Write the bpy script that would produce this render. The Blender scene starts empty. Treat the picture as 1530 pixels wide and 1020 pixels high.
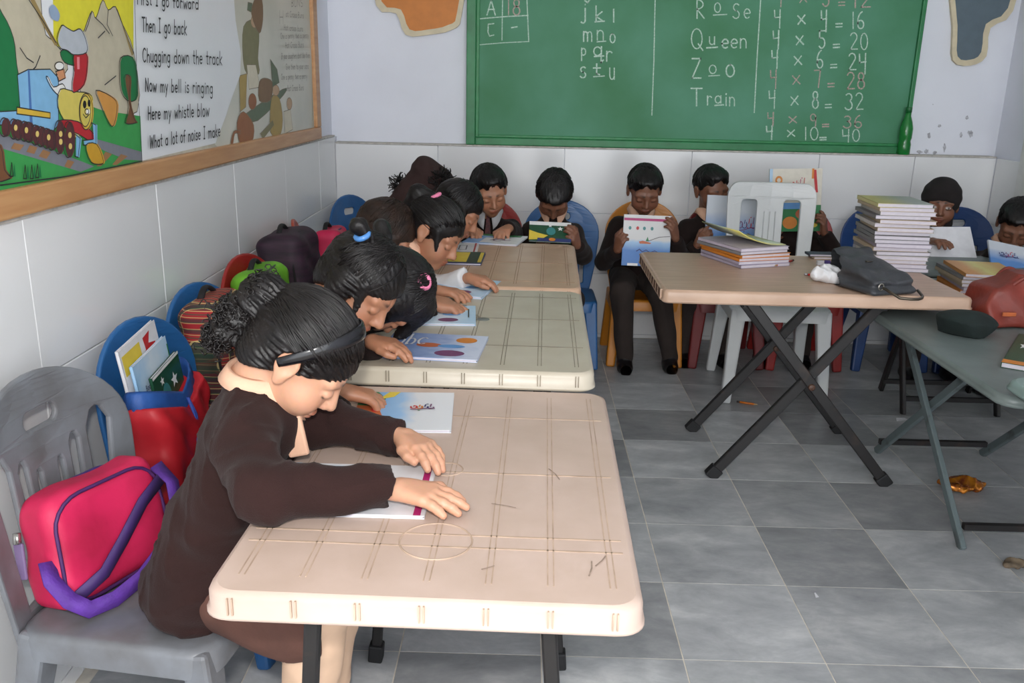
import bpy, bmesh, math, random
import numpy as np
from mathutils import Vector, Matrix
random.seed(7); rng = np.random.default_rng(7)
scene = bpy.context.scene
COL = scene.collection
# ---------------------------------------------------------------- camera (calibrated from floor tiles, wall joints)
FPX, PITCH, ROLL, YAW, CH = 1314.17, 0.28377, -0.022, -0.01041, 1.25
def cam_axes():
    cp, sp, cy, sy = math.cos(PITCH), math.sin(PITCH), math.cos(YAW), math.sin(YAW)
    f = np.array([sy*cp, cy*cp, -sp]); rt = np.array([cy, -sy, 0.]); dn = np.cross(f, rt)
    cr, sr = math.cos(ROLL), math.sin(ROLL)
    return cr*rt+sr*dn, -sr*rt+cr*dn, f
RT, DN, FW = cam_axes()
cd = bpy.data.cameras.new('camera'); cam = bpy.data.objects.new('camera', cd); COL.objects.link(cam)
cd.sensor_width = 36.0; cd.lens = FPX*36/1530; cd.clip_start = 0.02; cd.clip_end = 60
cam.matrix_world = Matrix(((RT[0], -DN[0], -FW[0], 0), (RT[1], -DN[1], -FW[1], 0), (RT[2], -DN[2], -FW[2], CH), (0, 0, 0, 1)))
scene.camera = cam
# ---------------------------------------------------------------- world, flash, exposure
w = bpy.data.worlds.new('world'); scene.world = w; w.use_nodes = True
w.node_tree.nodes['Background'].inputs[0].default_value = (0.93, 0.96, 1.0, 1)
w.node_tree.nodes['Background'].inputs[1].default_value = 3.3
fl = bpy.data.lights.new('camera_flash', 'AREA'); fl.shape = 'DISK'; fl.size = 0.07; fl.energy = 15; fl.color = (1.0, 0.97, 0.93)
fo = bpy.data.objects.new('camera_flash', fl); COL.objects.link(fo)
fo.location = (-0.02, 0.0, CH+0.14)
fo.rotation_euler = Vector((-0.12, 1.0, -0.16)).to_track_quat('-Z', 'Y').to_euler()
vs = scene.view_settings
vs.view_transform = 'Standard'; vs.look = 'None'; vs.exposure = 0.33; vs.gamma = 1.0; vs.use_curve_mapping = False
# ---------------------------------------------------------------- pixel -> world
O = np.array([0, 0, CH])
def ray(x, y): return FW + (x-765)/FPX*RT + (y-510)/FPX*DN
def onz(x, y, z): d = ray(x, y); return O+d*((z-CH)/d[2])
def ony(x, y, Y): d = ray(x, y); return O+d*(Y/d[1])
def onx(x, y, X): d = ray(x, y); return O+d*(X/d[0])
def onpl(x, y, p, n): d = ray(x, y); return O+d*(np.dot(np.array(p)-O, n)/np.dot(d, n))
# ---------------------------------------------------------------- materials
MATS = {}
def lin(c): return tuple((v/255/12.92 if v/255 <= .04045 else ((v/255+.055)/1.055)**2.4) for v in c)
def M(name, c, rough=.55, var=.10, scale=25., bump=0., bscale=None, metal=0., coat=0., c2=None, stretch=None, spec=.5, tr=0., sheen=0., thr=None):
    """node material: two-tone noise colour, optional bump from a second noise"""
    if name in MATS: return MATS[name]
    m = bpy.data.materials.new(name); m.use_nodes = True; nt = m.node_tree; b = nt.nodes['Principled BSDF']
    a = lin(c); d = lin(c2) if c2 else tuple(max(0, v*(1-var*2)) for v in a)
    tc = nt.nodes.new('ShaderNodeTexCoord'); mp = nt.nodes.new('ShaderNodeMapping'); nz = nt.nodes.new('ShaderNodeTexNoise')
    nz.inputs['Scale'].default_value = scale; nz.inputs['Detail'].default_value = 5
    if stretch: mp.inputs['Scale'].default_value = stretch
    nt.links.new(tc.outputs['Object'], mp.inputs[0]); nt.links.new(mp.outputs[0], nz.inputs['Vector'])
    rp = nt.nodes.new('ShaderNodeValToRGB'); lo, hi = thr or (.35, .65)
    rp.color_ramp.elements[0].position = lo; rp.color_ramp.elements[1].position = hi
    rp.color_ramp.elements[0].color = (*d, 1); rp.color_ramp.elements[1].color = (*a, 1)
    nt.links.new(nz.outputs['Fac'], rp.inputs[0]); nt.links.new(rp.outputs[0], b.inputs['Base Color'])
    b.inputs['Roughness'].default_value = rough; b.inputs['Metallic'].default_value = metal; b.inputs['Specular IOR Level'].default_value = spec
    if coat: b.inputs['Coat Weight'].default_value = coat; b.inputs['Coat Roughness'].default_value = .15
    if tr: b.inputs['Transmission Weight'].default_value = tr
    if sheen: b.inputs['Sheen Weight'].default_value = sheen
    if bump:
        n2 = nt.nodes.new('ShaderNodeTexNoise'); n2.inputs['Scale'].default_value = bscale or scale*2; n2.inputs['Detail'].default_value = 4
        nt.links.new(mp.outputs[0], n2.inputs['Vector'])
        bp = nt.nodes.new('ShaderNodeBump'); bp.inputs['Strength'].default_value = bump; bp.inputs['Distance'].default_value = .004
        nt.links.new(n2.outputs['Fac'], bp.inputs['Height']); nt.links.new(bp.outputs[0], b.inputs['Normal'])
    MATS[name] = m; return m
def P(name, c, rough=.6): return M(name, c, rough, var=.04, scale=40)       # print colours
# ---------------------------------------------------------------- object helpers
def link(name, me, mats, parent=None):
    o = bpy.data.objects.new(name, me)
    for m in (mats if isinstance(mats, (list, tuple)) else [mats]):
        if len(me.materials) < (len(mats) if isinstance(mats, (list, tuple)) else 1): me.materials.append(m)
    COL.objects.link(o)
    if parent is not None: o.parent = parent
    return o
def tag(o, label, cat, group=None):
    o['label'] = label; o['category'] = cat
    if group: o['group'] = group
    return o
def struct(o): o['kind'] = 'structure'; return o
def thing(name, label, cat, loc=(0, 0, 0), rz=0., group=None):
    o = bpy.data.objects.new(name, None); o.empty_display_size = .05; COL.objects.link(o)
    o.location = loc; o.rotation_euler = (0, 0, rz); return tag(o, label, cat, group)
def copy_tree(o, parent=None):
    c = o.copy(); COL.objects.link(c); c.parent = parent
    for ch in [k for k in o.children]: copy_tree(ch, c)
    return c
class G:
    """collects shapes into one mesh"""
    def __init__(s): s.v = []; s.f = []; s.mi = []; s.sm = []
    def add(s, vs, fs, mi=0, smooth=False):
        n = len(s.v); s.v += [tuple(float(q) for q in p) for p in vs]; s.f += [tuple(i+n for i in f) for f in fs]; s.mi += [mi]*len(fs); s.sm += [smooth]*len(fs); return s
    def box(s, lo, hi, mi=0):
        (a, b, c), (d, e, f) = lo, hi
        return s.add([(a, b, c), (d, b, c), (d, e, c), (a, e, c), (a, b, f), (d, b, f), (d, e, f), (a, e, f)],
                     [(0, 3, 2, 1), (4, 5, 6, 7), (0, 1, 5, 4), (1, 2, 6, 5), (2, 3, 7, 6), (3, 0, 4, 7)], mi)
    def prism(s, a, b, wa, da, wb=None, db=None, up=(0, 0, 1), mi=0):
        """tapered rectangular bar a->b"""
        a, b = np.array(a, float), np.array(b, float); wb = wa if wb is None else wb; db = da if db is None else db
        t = (b-a)/np.linalg.norm(b-a); u = np.cross(t, up)
        if np.linalg.norm(u) < 1e-4: u = np.array([1., 0, 0])
        u /= np.linalg.norm(u); w_ = np.cross(u, t)
        vs = [p+sx*u*ww/2+sy*w_*dd/2 for p, ww, dd in ((a, wa, da), (b, wb, db)) for sx, sy in ((-1, -1), (1, -1), (1, 1), (-1, 1))]
        return s.add(vs, [(0, 1, 2, 3), (7, 6, 5, 4), (0, 4, 5, 1), (1, 5, 6, 2), (2, 6, 7, 3), (3, 7, 4, 0)], mi)
    def tube(s, pts, r, n=8, mi=0, closed=False, flat=None):
        pts = [np.array(p, float) for p in pts]; N = len(pts); rs = r if hasattr(r, '__len__') else [r]*N
        vs = []; u = None
        for i, p in enumerate(pts):
            t = pts[(i+1) % N if closed else min(i+1, N-1)]-pts[(i-1) % N if closed else max(i-1, 0)]
            t = t/(np.linalg.norm(t)+1e-12)
            if u is None: u = np.cross(t, (0, 0, 1) if abs(t[2]) < .9 else (1, 0, 0))
            u = u-t*np.dot(u, t); u /= np.linalg.norm(u)+1e-12; w_ = np.cross(t, u)
            for k in range(n):
                a = 2*math.pi*k/n; vs.append(p+rs[i]*(math.cos(a)*u+math.sin(a)*w_*(flat or 1)))
        fs = [(i*n+k, i*n+(k+1) % n, ((i+1) % N)*n+(k+1) % n, ((i+1) % N)*n+k) for i in range(N if closed else N-1) for k in range(n)]
        if not closed: fs += [tuple(range(n))[::-1], tuple((N-1)*n+k for k in range(n))]
        return s.add(vs, fs, mi, True)
    def lathe(s, prof, n=20, c=(0, 0, 0), mi=0):
        vs = [(c[0]+r*math.cos(2*math.pi*k/n), c[1]+r*math.sin(2*math.pi*k/n), c[2]+z) for r, z in prof for k in range(n)]
        fs = [(i*n+k, i*n+(k+1) % n, (i+1)*n+(k+1) % n, (i+1)*n+k) for i in range(len(prof)-1) for k in range(n)]
        fs += [tuple(range(n))[::-1], tuple((len(prof)-1)*n+k for k in range(n))]
        return s.add(vs, fs, mi, True)
    def extrude(s, poly, z0, z1, mi=0):
        n = len(poly); vs = [(x, y, z0) for x, y in poly]+[(x, y, z1) for x, y in poly]
        return s.add(vs, [tuple(range(n))[::-1], tuple(range(n, 2*n))]+[(i, (i+1) % n, n+(i+1) % n, n+i) for i in range(n)], mi)
    def mesh(s, name):
        me = bpy.data.meshes.new(name); me.from_pydata(s.v, [], s.f); me.polygons.foreach_set('material_index', s.mi); me.polygons.foreach_set('use_smooth', s.sm); me.update(); return me
    def obj(s, name, mats, parent=None, bevel=0., seg=2):
        o = link(name, s.mesh(name), mats, parent)
        if bevel:
            m = o.modifiers.new('bevel', 'BEVEL'); m.width = bevel; m.segments = seg; m.limit_method = 'ANGLE'; m.angle_limit = .6
        return o
def rrect(w, h, r, n=5, c=(0, 0)):
    out = []
    for cx, cy, a0 in ((w/2-r, h/2-r, 0), (-w/2+r, h/2-r, 90), (-w/2+r, -h/2+r, 180), (w/2-r, -h/2+r, 270)):
        for k in range(n+1):
            a = math.radians(a0+90*k/n); out.append((c[0]+cx+r*math.cos(a), c[1]+cy+r*math.sin(a)))
    return out
def plate(outline, holes, thick, bev=.003, res=1):
    """filled 2D outline with holes, extruded; returns a mesh in xy with z thickness"""
    cu = bpy.data.curves.new('plate', 'CURVE'); cu.dimensions = '2D'; cu.fill_mode = 'BOTH'; cu.extrude = max(thick/2-bev, 1e-4); cu.bevel_depth = bev; cu.bevel_resolution = res
    for pl in [outline]+holes:
        sp = cu.splines.new('POLY'); sp.points.add(len(pl)-1)
        for p, q in zip(sp.points, pl): p.co = (q[0], q[1], 0, 1)
        sp.use_cyclic_u = True
    o = bpy.data.objects.new('plate', cu); COL.objects.link(o)
    me = bpy.data.meshes.new_from_object(o.evaluated_get(bpy.context.evaluated_depsgraph_get()))
    bpy.data.objects.remove(o); bpy.data.curves.remove(cu)
    bm = bmesh.new(); bm.from_mesh(me); bmesh.ops.remove_doubles(bm, verts=bm.verts, dist=1e-5)
    for it in range(2):
        le = [e for e in bm.edges if e.calc_length() > .07]
        if le: bmesh.ops.subdivide_edges(bm, edges=le, cuts=1); bmesh.ops.triangulate(bm, faces=[f for f in bm.faces if len(f.verts) > 4])
    bm.to_mesh(me); bm.free(); me.update(); return me
def warp(me, fn):
    co = np.empty(len(me.vertices)*3, np.float32); me.vertices.foreach_get('co', co); co = co.reshape(-1, 3)
    co = np.array([fn(*p) for p in co], np.float32); me.vertices.foreach_set('co', co.ravel()); me.update(); return me
# ---------------------------------------------------------------- stroke lettering
def arc(cx, cy, rx, ry, a0, a1, n=8): return [(cx+rx*math.cos(math.radians(a0+(a1-a0)*k/n)), cy+ry*math.sin(math.radians(a0+(a1-a0)*k/n))) for k in range(n+1)]
oo = arc(.25, .3, .22, .3, 90, 450, 12)
GL = {
 'a': (.55, [arc(.25, .27, .22, .27, 60, 400, 12), [(.47, .55), (.47, 0)]]), 'b': (.5, [[(.05, 1), (.05, 0)], arc(.22, .27, .2, .27, 130, -150, 10)]),
 'c': (.45, [arc(.25, .28, .22, .28, 50, 310, 10)]), 'd': (.55, [arc(.25, .27, .22, .27, 50, 320, 10), [(.47, 1), (.47, 0)]]),
 'e': (.48, [[(.04, .3), (.44, .32)]+arc(.25, .3, .21, .28, 10, 310, 10)]), 'f': (.4, [arc(.3, .82, .14, .16, 60, 180, 5)+[(.16, 0)], [(.02, .55), (.34, .55)]]),
 'g': (.52, [arc(.25, .3, .2, .26, 50, 400, 12), [(.45, .55), (.45, -.15)]+arc(.26, -.18, .19, .17, 0, -150, 6)]), 'h': (.5, [[(.06, 1), (.06, 0)], [(.06, .35)]+arc(.26, .35, .18, .2, 150, 0, 6)+[(.44, 0)]]),
 'i': (.2, [[(.1, .55), (.1, 0)], [(.1, .75), (.11, .8)]]), 'j': (.35, [[(.25, .6), (.25, -.1)]+arc(.12, -.12, .13, .15, 0, -140, 5), [(.25, .82), (.26, .86)]]),
 'k': (.45, [[(.06, 1), (.06, 0)], [(.4, .6), (.07, .28), (.42, 0)]]), 'l': (.2, [[(.1, 1), (.1, 0)]]),
 'm': (.72, [[(.05, .58), (.05, 0)], [(.05, .38)]+arc(.2, .38, .14, .2, 150, 0, 5)+[(.34, 0)], [(.34, .38)]+arc(.5, .38, .15, .2, 150, 0, 5)+[(.65, 0)]]),
 'n': (.5, [[(.06, .58), (.06, 0)], [(.06, .36)]+arc(.25, .36, .18, .22, 150, 0, 6)+[(.43, 0)]]), 'o': (.52, [oo]),
 'p': (.5, [[(.06, .58), (.06, -.4)], arc(.24, .3, .2, .27, 140, -150, 10)]), 'q': (.52, [arc(.24, .3, .2, .27, 40, 320, 10), [(.45, .58), (.43, -.4), (.55, -.25)]]),
 'r': (.4, [[(.06, .58), (.06, 0)], [(.06, .34)]+arc(.24, .36, .17, .2, 150, 40, 5)]), 's': (.42, [arc(.23, .44, .16, .14, 40, 270, 7)+arc(.2, .15, .18, .15, 90, -150, 7)]),
 't': (.4, [[(.18, .95), (.18, .08), (.32, .02)], [(.02, .6), (.36, .6)]]), 'u': (.5, [[(.06, .58), (.06, .2)]+arc(.25, .2, .19, .2, 180, 360, 6)+[(.44, .58)], [(.44, .3), (.45, 0)]]),
 'v': (.45, [[(.03, .58), (.22, 0), (.42, .58)]]), 'w': (.66, [[(.03, .58), (.17, 0), (.32, .45), (.47, 0), (.62, .58)]]), 'y': (.48, [[(.04, .58), (.24, .08)], [(.44, .58), (.14, -.38)]]),
 'A': (.62, [[(.03, 0), (.3, 1), (.57, 0)], [(.12, .38), (.5, .38)]]), 'B': (.55, [[(.06, 0), (.06, 1)]+arc(.06, .76, .36, .24, 90, -90, 6)+arc(.06, .26, .42, .26, 90, -90, 6)]),
 'C': (.62, [arc(.34, .5, .3, .5, 50, 310, 12)]), 'E': (.5, [[(.46, 1), (.06, 1), (.06, 0), (.46, 0)], [(.06, .52), (.38, .52)]]), 'F': (.5, [[(.06, 0), (.06, 1), (.46, 1)], [(.06, .52), (.38, .52)]]), 'G': (.66, [arc(.34, .5, .3, .5, 50, 340, 12)+[(.62, .45), (.4, .45)]]),
 'H': (.6, [[(.06, 1), (.06, 0)], [(.52, 1), (.52, 0)], [(.06, .5), (.52, .5)]]), 'I': (.36, [[(.17, 1), (.17, 0)], [(.03, 1), (.31, 1)], [(.03, 0), (.31, 0)]]),
 'N': (.62, [[(.06, 0), (.06, 1), (.52, 0), (.52, 1)]]), 'O': (.7, [arc(.34, .5, .3, .5, 90, 450, 16)]), 'Q': (.74, [arc(.34, .5, .3, .5, 90, 450, 16), [(.42, .25), (.68, -.08)]]),
 'R': (.58, [[(.06, 0), (.06, 1)]+arc(.06, .75, .38, .25, 90, -90, 7)+[(.5, 0)]]), 'S': (.55, [arc(.28, .75, .22, .23, 40, 270, 8)+arc(.26, .26, .24, .26, 90, -150, 8)]),
 'T': (.6, [[(.3, 1), (.3, 0)], [(.02, 1), (.58, 1)]]), 'U': (.6, [[(.06, 1), (.06, .25)]+arc(.29, .25, .23, .25, 180, 360, 6)+[(.52, 1)]]), 'W': (.85, [[(.03, 1), (.2, 0), (.42, .8), (.62, 0), (.8, 1)]]), 'Z': (.6, [[(.05, 1), (.55, 1), (.05, 0), (.57, 0)]]),
 '0': (.55, [arc(.26, .5, .22, .5, 90, 450, 14)]), '1': (.25, [[(.12, 1), (.12, 0)]]), '2': (.55, [arc(.26, .75, .21, .25, 160, -30, 8)+[(.05, 0), (.5, .02)]]),
 '3': (.52, [arc(.24, .76, .2, .22, 140, -80, 7)+arc(.22, .27, .24, .27, 80, -150, 8)]), '4': (.55, [[(.06, .95), (.08, .45), (.48, .5)], [(.46, 1), (.42, -.25)]]),
 '5': (.52, [[(.46, 1), (.1, 1), (.08, .58)]+arc(.24, .3, .23, .3, 110, -140, 9)]), '6': (.5, [arc(.5, .45, .43, .6, 110, 180, 5)+arc(.26, .25, .2, .25, 180, 530, 12)]),
 '7': (.5, [[(.03, .98), (.45, 1), (.3, 0)]]), '8': (.52, [arc(.25, .76, .17, .22, -90, 270, 10)+arc(.25, .27, .21, .27, 90, 450, 10)]), '9': (.5, [arc(.24, .7, .19, .27, 0, 360, 10)+[(.4, 0)]]),
 'x': (.6, [[(.08, .62), (.52, .05)], [(.5, .66), (.1, .02)]]), '=': (.6, [[(.06, .42), (.52, .44)], [(.06, .2), (.52, .22)]]), '-': (.5, [[(.06, .4), (.42, .5)]]),
 ' ': (.4, []), ',': (.2, [[(.1, .05), (.06, -.12)]]), "'": (.15, [[(.07, 1), (.06, .85)]]), '|': (.3, [[(.1, .1), (.1, 1.0)]]), '$': (.5, [[(.42, .95), (.1, .9), (.08, .3), (.18, .02), (.42, .1)]])}
def strokes_px(txt, x0, y0, h, x1=None, y1=None, jit=.02, vdir=(0, -1)):
    """lay text out in photo pixels: baseline from (x0,y0) to (x1,y1); returns polylines in pixels"""
    tot = sum(GL[c][0]+.12 for c in txt)*h; x1 = x0+tot if x1 is None else x1; y1 = y0 if y1 is None else y1
    sx = (x1-x0)/tot; sl = (y1-y0)/(x1-x0); cx = 0; out = []
    for c in txt:
        w_, sts = GL[c]; jy = random.uniform(-jit, jit)*h
        for st in sts:
            out.append([(x0+(cx+px*h)*sx+vdir[0]*py*h, y0+(cx+px*h)*sx*sl+jy+vdir[1]*py*h) for px, py in st])
        cx += (w_+.12)*h
    return out
def ribbon(g, pts, wd, nrm, mi=0, off=0.):
    """flat band along 3D points lying in a plane with normal nrm"""
    nrm = np.array(nrm, float); pts = [np.array(p, float)+nrm*off for p in pts]; vs = []
    for i in range(1, len(pts)-1):          # break at sharp corners so that the width stays even
        a_, b_ = pts[i]-pts[i-1], pts[i+1]-pts[i]
        if a_@b_ < .45*np.linalg.norm(a_)*np.linalg.norm(b_): ribbon(g, pts[:i+1], wd, nrm, mi); ribbon(g, pts[i:], wd, nrm, mi); return
    for i, p in enumerate(pts):
        t = pts[min(i+1, len(pts)-1)]-pts[max(i-1, 0)]; t /= np.linalg.norm(t)+1e-9
        sd = np.cross(nrm, t)*wd/2; e = t*wd*.4 if i == len(pts)-1 else (-t*wd*.4 if i == 0 else 0*t)
        vs += [p-sd+e, p+sd+e]
    g.add(vs, [(2*i, 2*i+2, 2*i+3, 2*i+1) for i in range(len(pts)-1)], mi)
def smooth_closed(pts, n=4):
    """Catmull-Rom through a closed point list"""
    out = []; N = len(pts); p = [np.array(q, float) for q in pts]
    for i in range(N):
        a, b, c, d = p[i-1], p[i], p[(i+1) % N], p[(i+2) % N]
        for k in range(n):
            t = k/n; out.append(tuple(.5*((2*b)+(c-a)*t+(2*a-5*b+4*c-d)*t*t+(-a+3*b-3*c+d)*t**3)))
    return out
# ================================================================ THE SETTING
XL, XR, YB, YU, ZC = -0.936, 2.294, 4.40, 4.48, 2.75
m_wall = M('wall_paint', (228, 231, 240), .6, var=.03, scale=3, bump=.08, bscale=60)
m_ceil = M('ceiling_paint', (225, 225, 222), .8, var=.02, scale=4)
m_tile = M('white_wall_tile', (230, 231, 232), .16, var=.015, scale=2, bump=.02, bscale=5, spec=.5)
m_grout = M('tile_grout', (226, 218, 204), .8, var=.1, scale=30)
# marble floor: veins run along, each tile shifts the pattern by its own random number
def marble():
    m = bpy.data.materials.new('grey_marble_tile'); m.use_nodes = True; nt = m.node_tree; b = nt.nodes['Principled BSDF']
    N = nt.nodes.new; L = nt.links.new
    tc = N('ShaderNodeTexCoord'); oi = N('ShaderNodeObjectInfo'); va = N('ShaderNodeVectorMath'); va.operation = 'ADD'
    cmb = N('ShaderNodeCombineXYZ'); ml = N('ShaderNodeMath'); ml.operation = 'MULTIPLY'; ml.inputs[1].default_value = 37.
    L(oi.outputs['Random'], ml.inputs[0]); L(ml.outputs[0], cmb.inputs[0]); L(ml.outputs[0], cmb.inputs[2])
    L(tc.outputs['Object'], va.inputs[0]); L(cmb.outputs[0], va.inputs[1])
    mp = N('ShaderNodeMapping'); mp.inputs['Rotation'].default_value = (0, 0, .6); mp.inputs['Scale'].default_value = (3.0, 5.5, 3.0); L(va.outputs[0], mp.inputs[0])
    n1 = N('ShaderNodeTexNoise'); n1.inputs['Scale'].default_value = 1.6; n1.inputs['Detail'].default_value = 8; n1.inputs['Roughness'].default_value = .68; n1.inputs['Distortion'].default_value = .25; L(mp.outputs[0], n1.inputs['Vector'])
    rp = N('ShaderNodeValToRGB'); e = rp.color_ramp.elements; e[0].position = .25; e[1].position = .78
    e[0].color = (*lin((134, 136, 139)), 1); e[1].color = (*lin((206, 206, 206)), 1)
    k = rp.color_ramp.elements.new(.52); k.color = (*lin((168, 170, 172)), 1)
    L(n1.outputs['Fac'], rp.inputs[0])
    hs = N('ShaderNodeHueSaturation'); mr = N('ShaderNodeMapRange'); mr.inputs[3].default_value = .72; mr.inputs[4].default_value = 1.22; L(oi.outputs['Random'], mr.inputs[0]); L(mr.outputs[0], hs.inputs['Value']); L(rp.outputs[0], hs.inputs['Color'])
    L(hs.outputs[0], b.inputs['Base Color']); b.inputs['Roughness'].default_value = .34; b.inputs['Specular IOR Level'].default_value = .4
    return m
m_marble = marble()
flo = struct(G().box((XL-.1, -1.6, -.08), (XR+.1, YU+.1, -.0012)).obj('floor', m_grout))
S, GX, GY = .32437, .38901, 3.35248
gt = G(); gt.box((-S/2+.0016, -S/2+.0016, -.006), (S/2-.0016, S/2-.0016, 0)); tme = gt.mesh('tile'); tme.materials.append(m_marble)
def clip_tile(x0, x1, y0, y1):
    g = G(); g.box((-(x1-x0)/2+.0016, -(y1-y0)/2+.0016, -.006), ((x1-x0)/2-.0016, (y1-y0)/2-.0016, 0)); me = g.mesh('tile'); me.materials.append(m_marble); return me
for i in range(-5, 7):
    for j in range(-4, 10):
        x0, x1, y0, y1 = GX+i*S, GX+(i+1)*S, GY-j*S, GY-(j-1)*S
        x0, x1, y1 = max(x0, XL), min(x1, XR), min(y1, YB)
        if x1-x0 < .03 or y1-y0 < .02: continue
        full = x1-x0 > S-.002 and y1-y0 > S-.002
        o = bpy.data.objects.new('tile', tme if full else clip_tile(x0, x1, y0, y1)); COL.objects.link(o); o.parent = flo; o.location = ((x0+x1)/2, (y0+y1)/2, 0)
# walls: painted above, a projecting tiled dado below
wl = struct(G().box((XL-.16, -1.6, -.08), (XL-.03, YU+.1, ZC)).box((XL-.05, -1.6, 0), (XL-.007, YU, .985)).obj('wall_left', m_wall))
wb = struct(G().box((XL-.1, YU, -.08), (XR+.1, YU+.12, ZC)).box((XL-.03, YB+.007, 0), (XR+.03, YU+.02, .952)).obj('wall_back', m_wall))
wr = struct(G().box((XR+.03, -1.6, -.08), (XR+.16, YU+.1, ZC)).box((XR+.007, -1.6, 0), (XR+.05, YU, .952)).obj('wall_right', m_wall))
struct(G().box((XL-.16, -1.6, ZC), (XR+.16, YU+.12, ZC+.1)).obj('ceiling', m_ceil))
def wall_tiles(par, axis, joints, rows, face, thick):
    for a, b in zip(joints[:-1], joints[1:]):
        for z0, z1 in zip(rows[:-1], rows[1:]):
            e = .0012; pr = random.uniform(-.0012, .0012)
            if axis == 'x': lo, hi = (a+e, face+pr, z0+e), (b-e, face+thick, z1-e)          # back wall
            elif thick < 0: lo, hi = (face+thick, a+e, z0+e), (face+pr, b-e, z1-e)           # left wall
            else: lo, hi = (face+pr, a+e, z0+e), (face+thick, b-e, z1-e)
            G().box(lo, hi).obj('tile', m_tile, par, bevel=.0015, seg=1)
wall_tiles(wl, 'y', [.395, 1.01, 1.625, 2.24, 2.855, 3.47, 4.055, YB], [0, .04, .36, .678, .99], XL, -.008)
wall_tiles(wb, 'x', [XL, -.43, .192, .815, 1.437, 1.90, XR], [0, .022, .337, .642, .957], YB, .008)
wall_tiles(wr, 'y', [2.2, 2.82, 3.44, 4.06, YB], [0, .022, .337, .642, .957], XR, .008)
# ledge cap of mortar on the dado
m_mortar = M('ledge_mortar', (205, 200, 192), .85, var=.15, scale=40, bump=.3)
struct(G().box((XL, YB-.002, .957), (XR, YU+.001, .963)).obj('trim_1', m_mortar))
struct(G().box((XL-.03, 0, .99), (XL+.001, YB, .996)).obj('trim_2', m_mortar))
m_jamb = M('white_jamb', (215, 215, 214), .5, var=.04)
struct(G().box((XR-.03, 3.72, 0), (XR, 4.14, 2.2)).obj('trim_3', m_jamb, bevel=.004))
# no ceiling lamps are built; the room's light comes in from the open side behind the camera
# ================================================================ BLACKBOARD
m_green = M('green_board', (84, 146, 118), .62, c2=(54, 120, 76), scale=2.2, thr=(.3, .7), bump=.05, bscale=80)
m_gfr = M('green_frame_paint', (44, 128, 78), .45, var=.12, scale=15)
m_chalk = M('white_chalk', (200, 222, 208), .95, c2=(150, 186, 166), scale=160, thr=(.38, .6))
m_chalkp = M('pink_chalk', (196, 170, 166), .95, c2=(140, 150, 130), scale=160, thr=(.38, .6))
BX0, BX1, BZ0, BZ1, BY = -.295, 1.868, .963, 2.16, 4.452
bb = thing('blackboard', 'large green chalkboard with letters, words and the four times table', 'blackboard', ((BX0+BX1)/2, BY, BZ0))
def child(o, par):      # keep world coordinates of a mesh built in world space
    o.parent = par; o.matrix_parent_inverse = Matrix.Translation(Vector(par.location)).inverted() if not any(par.rotation_euler) else (Matrix.Translation(Vector(par.location)) @ par.rotation_euler.to_matrix().to_4x4()).inverted(); return o
child(G().box((BX0+.03, BY, BZ0+.03), (BX1-.01, BY+.02, BZ1-.03)).obj('panel', m_green), bb)
def rail(lo, hi, n): child(G().box(lo, hi).obj(n, m_gfr, bevel=.004), bb)
rail((BX0, BY-.018, BZ0), (BX0+.045, BY+.024, BZ1), 'frame_stile'); rail((BX1-.02, BY-.018, BZ0), (BX1, BY+.024, BZ1), 'frame_stile')
rail((BX0+.045, BY-.018, BZ0), (BX1-.02, BY+.024, BZ0+.036), 'frame_rail'); rail((BX0+.045, BY-.018, BZ1-.036), (BX1-.02, BY+.024, BZ1), 'frame_rail')
m_gfd = M('green_moulding', (40, 132, 76), .45, var=.1)
child(G().box((BX0+.045, BY-.008, BZ0+.036), (BX0+.062, BY+.004, BZ1-.036)).box((BX0+.062, BY-.008, BZ0+.036), (BX1-.02, BY+.004, BZ0+.05)).obj('moulding', m_gfd, bevel=.003), bb)
nB = (0, -1, 0)
def chalk(lines_px, mat=m_chalk, wd=.0062, name='chalk_writing'):
    g = G()
    for k_, pl in enumerate(lines_px): ribbon(g, [ony(x, y, BY-.0012-.00012*(k_ % 10)) for x, y in pl], wd*random.uniform(.8, 1.15), nB)
    child(g.obj(name, mat), bb)['kind'] = 'stuff'
def T(*a, **k): return strokes_px(*a, **k)
chalk([[(751, -8), (750, 60)], [(717, 28), (752, 25), (789, 23)], [(715, 67), (750, 64), (790, 62)], [(787, -8), (790, 62)], [(716, 10), (716, 28)]], wd=.005, name='chalk_grid')
chalk(T('A', 727, 22, 22, 744)+T('$', 727, 54, 20, 743)+T('-', 763, 47, 14, 777)); chalk(T('18', 757, 23, 24, 781), m_chalkp)
UL = lambda a, b, y: [[(a, y+.5), (b, y-.5)]]
chalk(T('j', 868, 28, 25, 880)+T('k', 889, 31, 22, 904)+UL(889, 903, 32)+T('l', 915, 33, 19, 921)+[[(874, 1), (878, 4), (881, 0)]])
chalk(T('m', 871, 62, 25, 888)+T('n', 891, 60, 25, 906)+UL(892, 905, 62)+T('o', 911, 64, 22, 922)); chalk(T('p', 868, 83, 19, 878)+T('q', 886, 84, 24, 904)+UL(888, 902, 84)+T('r', 905, 92, 26, 918))
chalk(T('s', 866, 116, 28, 879)+T('t', 886, 112, 17, 902)+UL(887, 903, 114)+T('u', 910, 118, 29, 921)); chalk([[(979, -8), (977, 90), (974, 172)]], wd=.005, name='chalk_divider')
chalk(T('R', 1040, 28, 28, 1057)+T('o', 1067, 19, 24, 1080)+UL(1066, 1086, 22)+T('s', 1094, 28, 38, 1109)+T('e', 1111, 28, 25, 1124))
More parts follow.
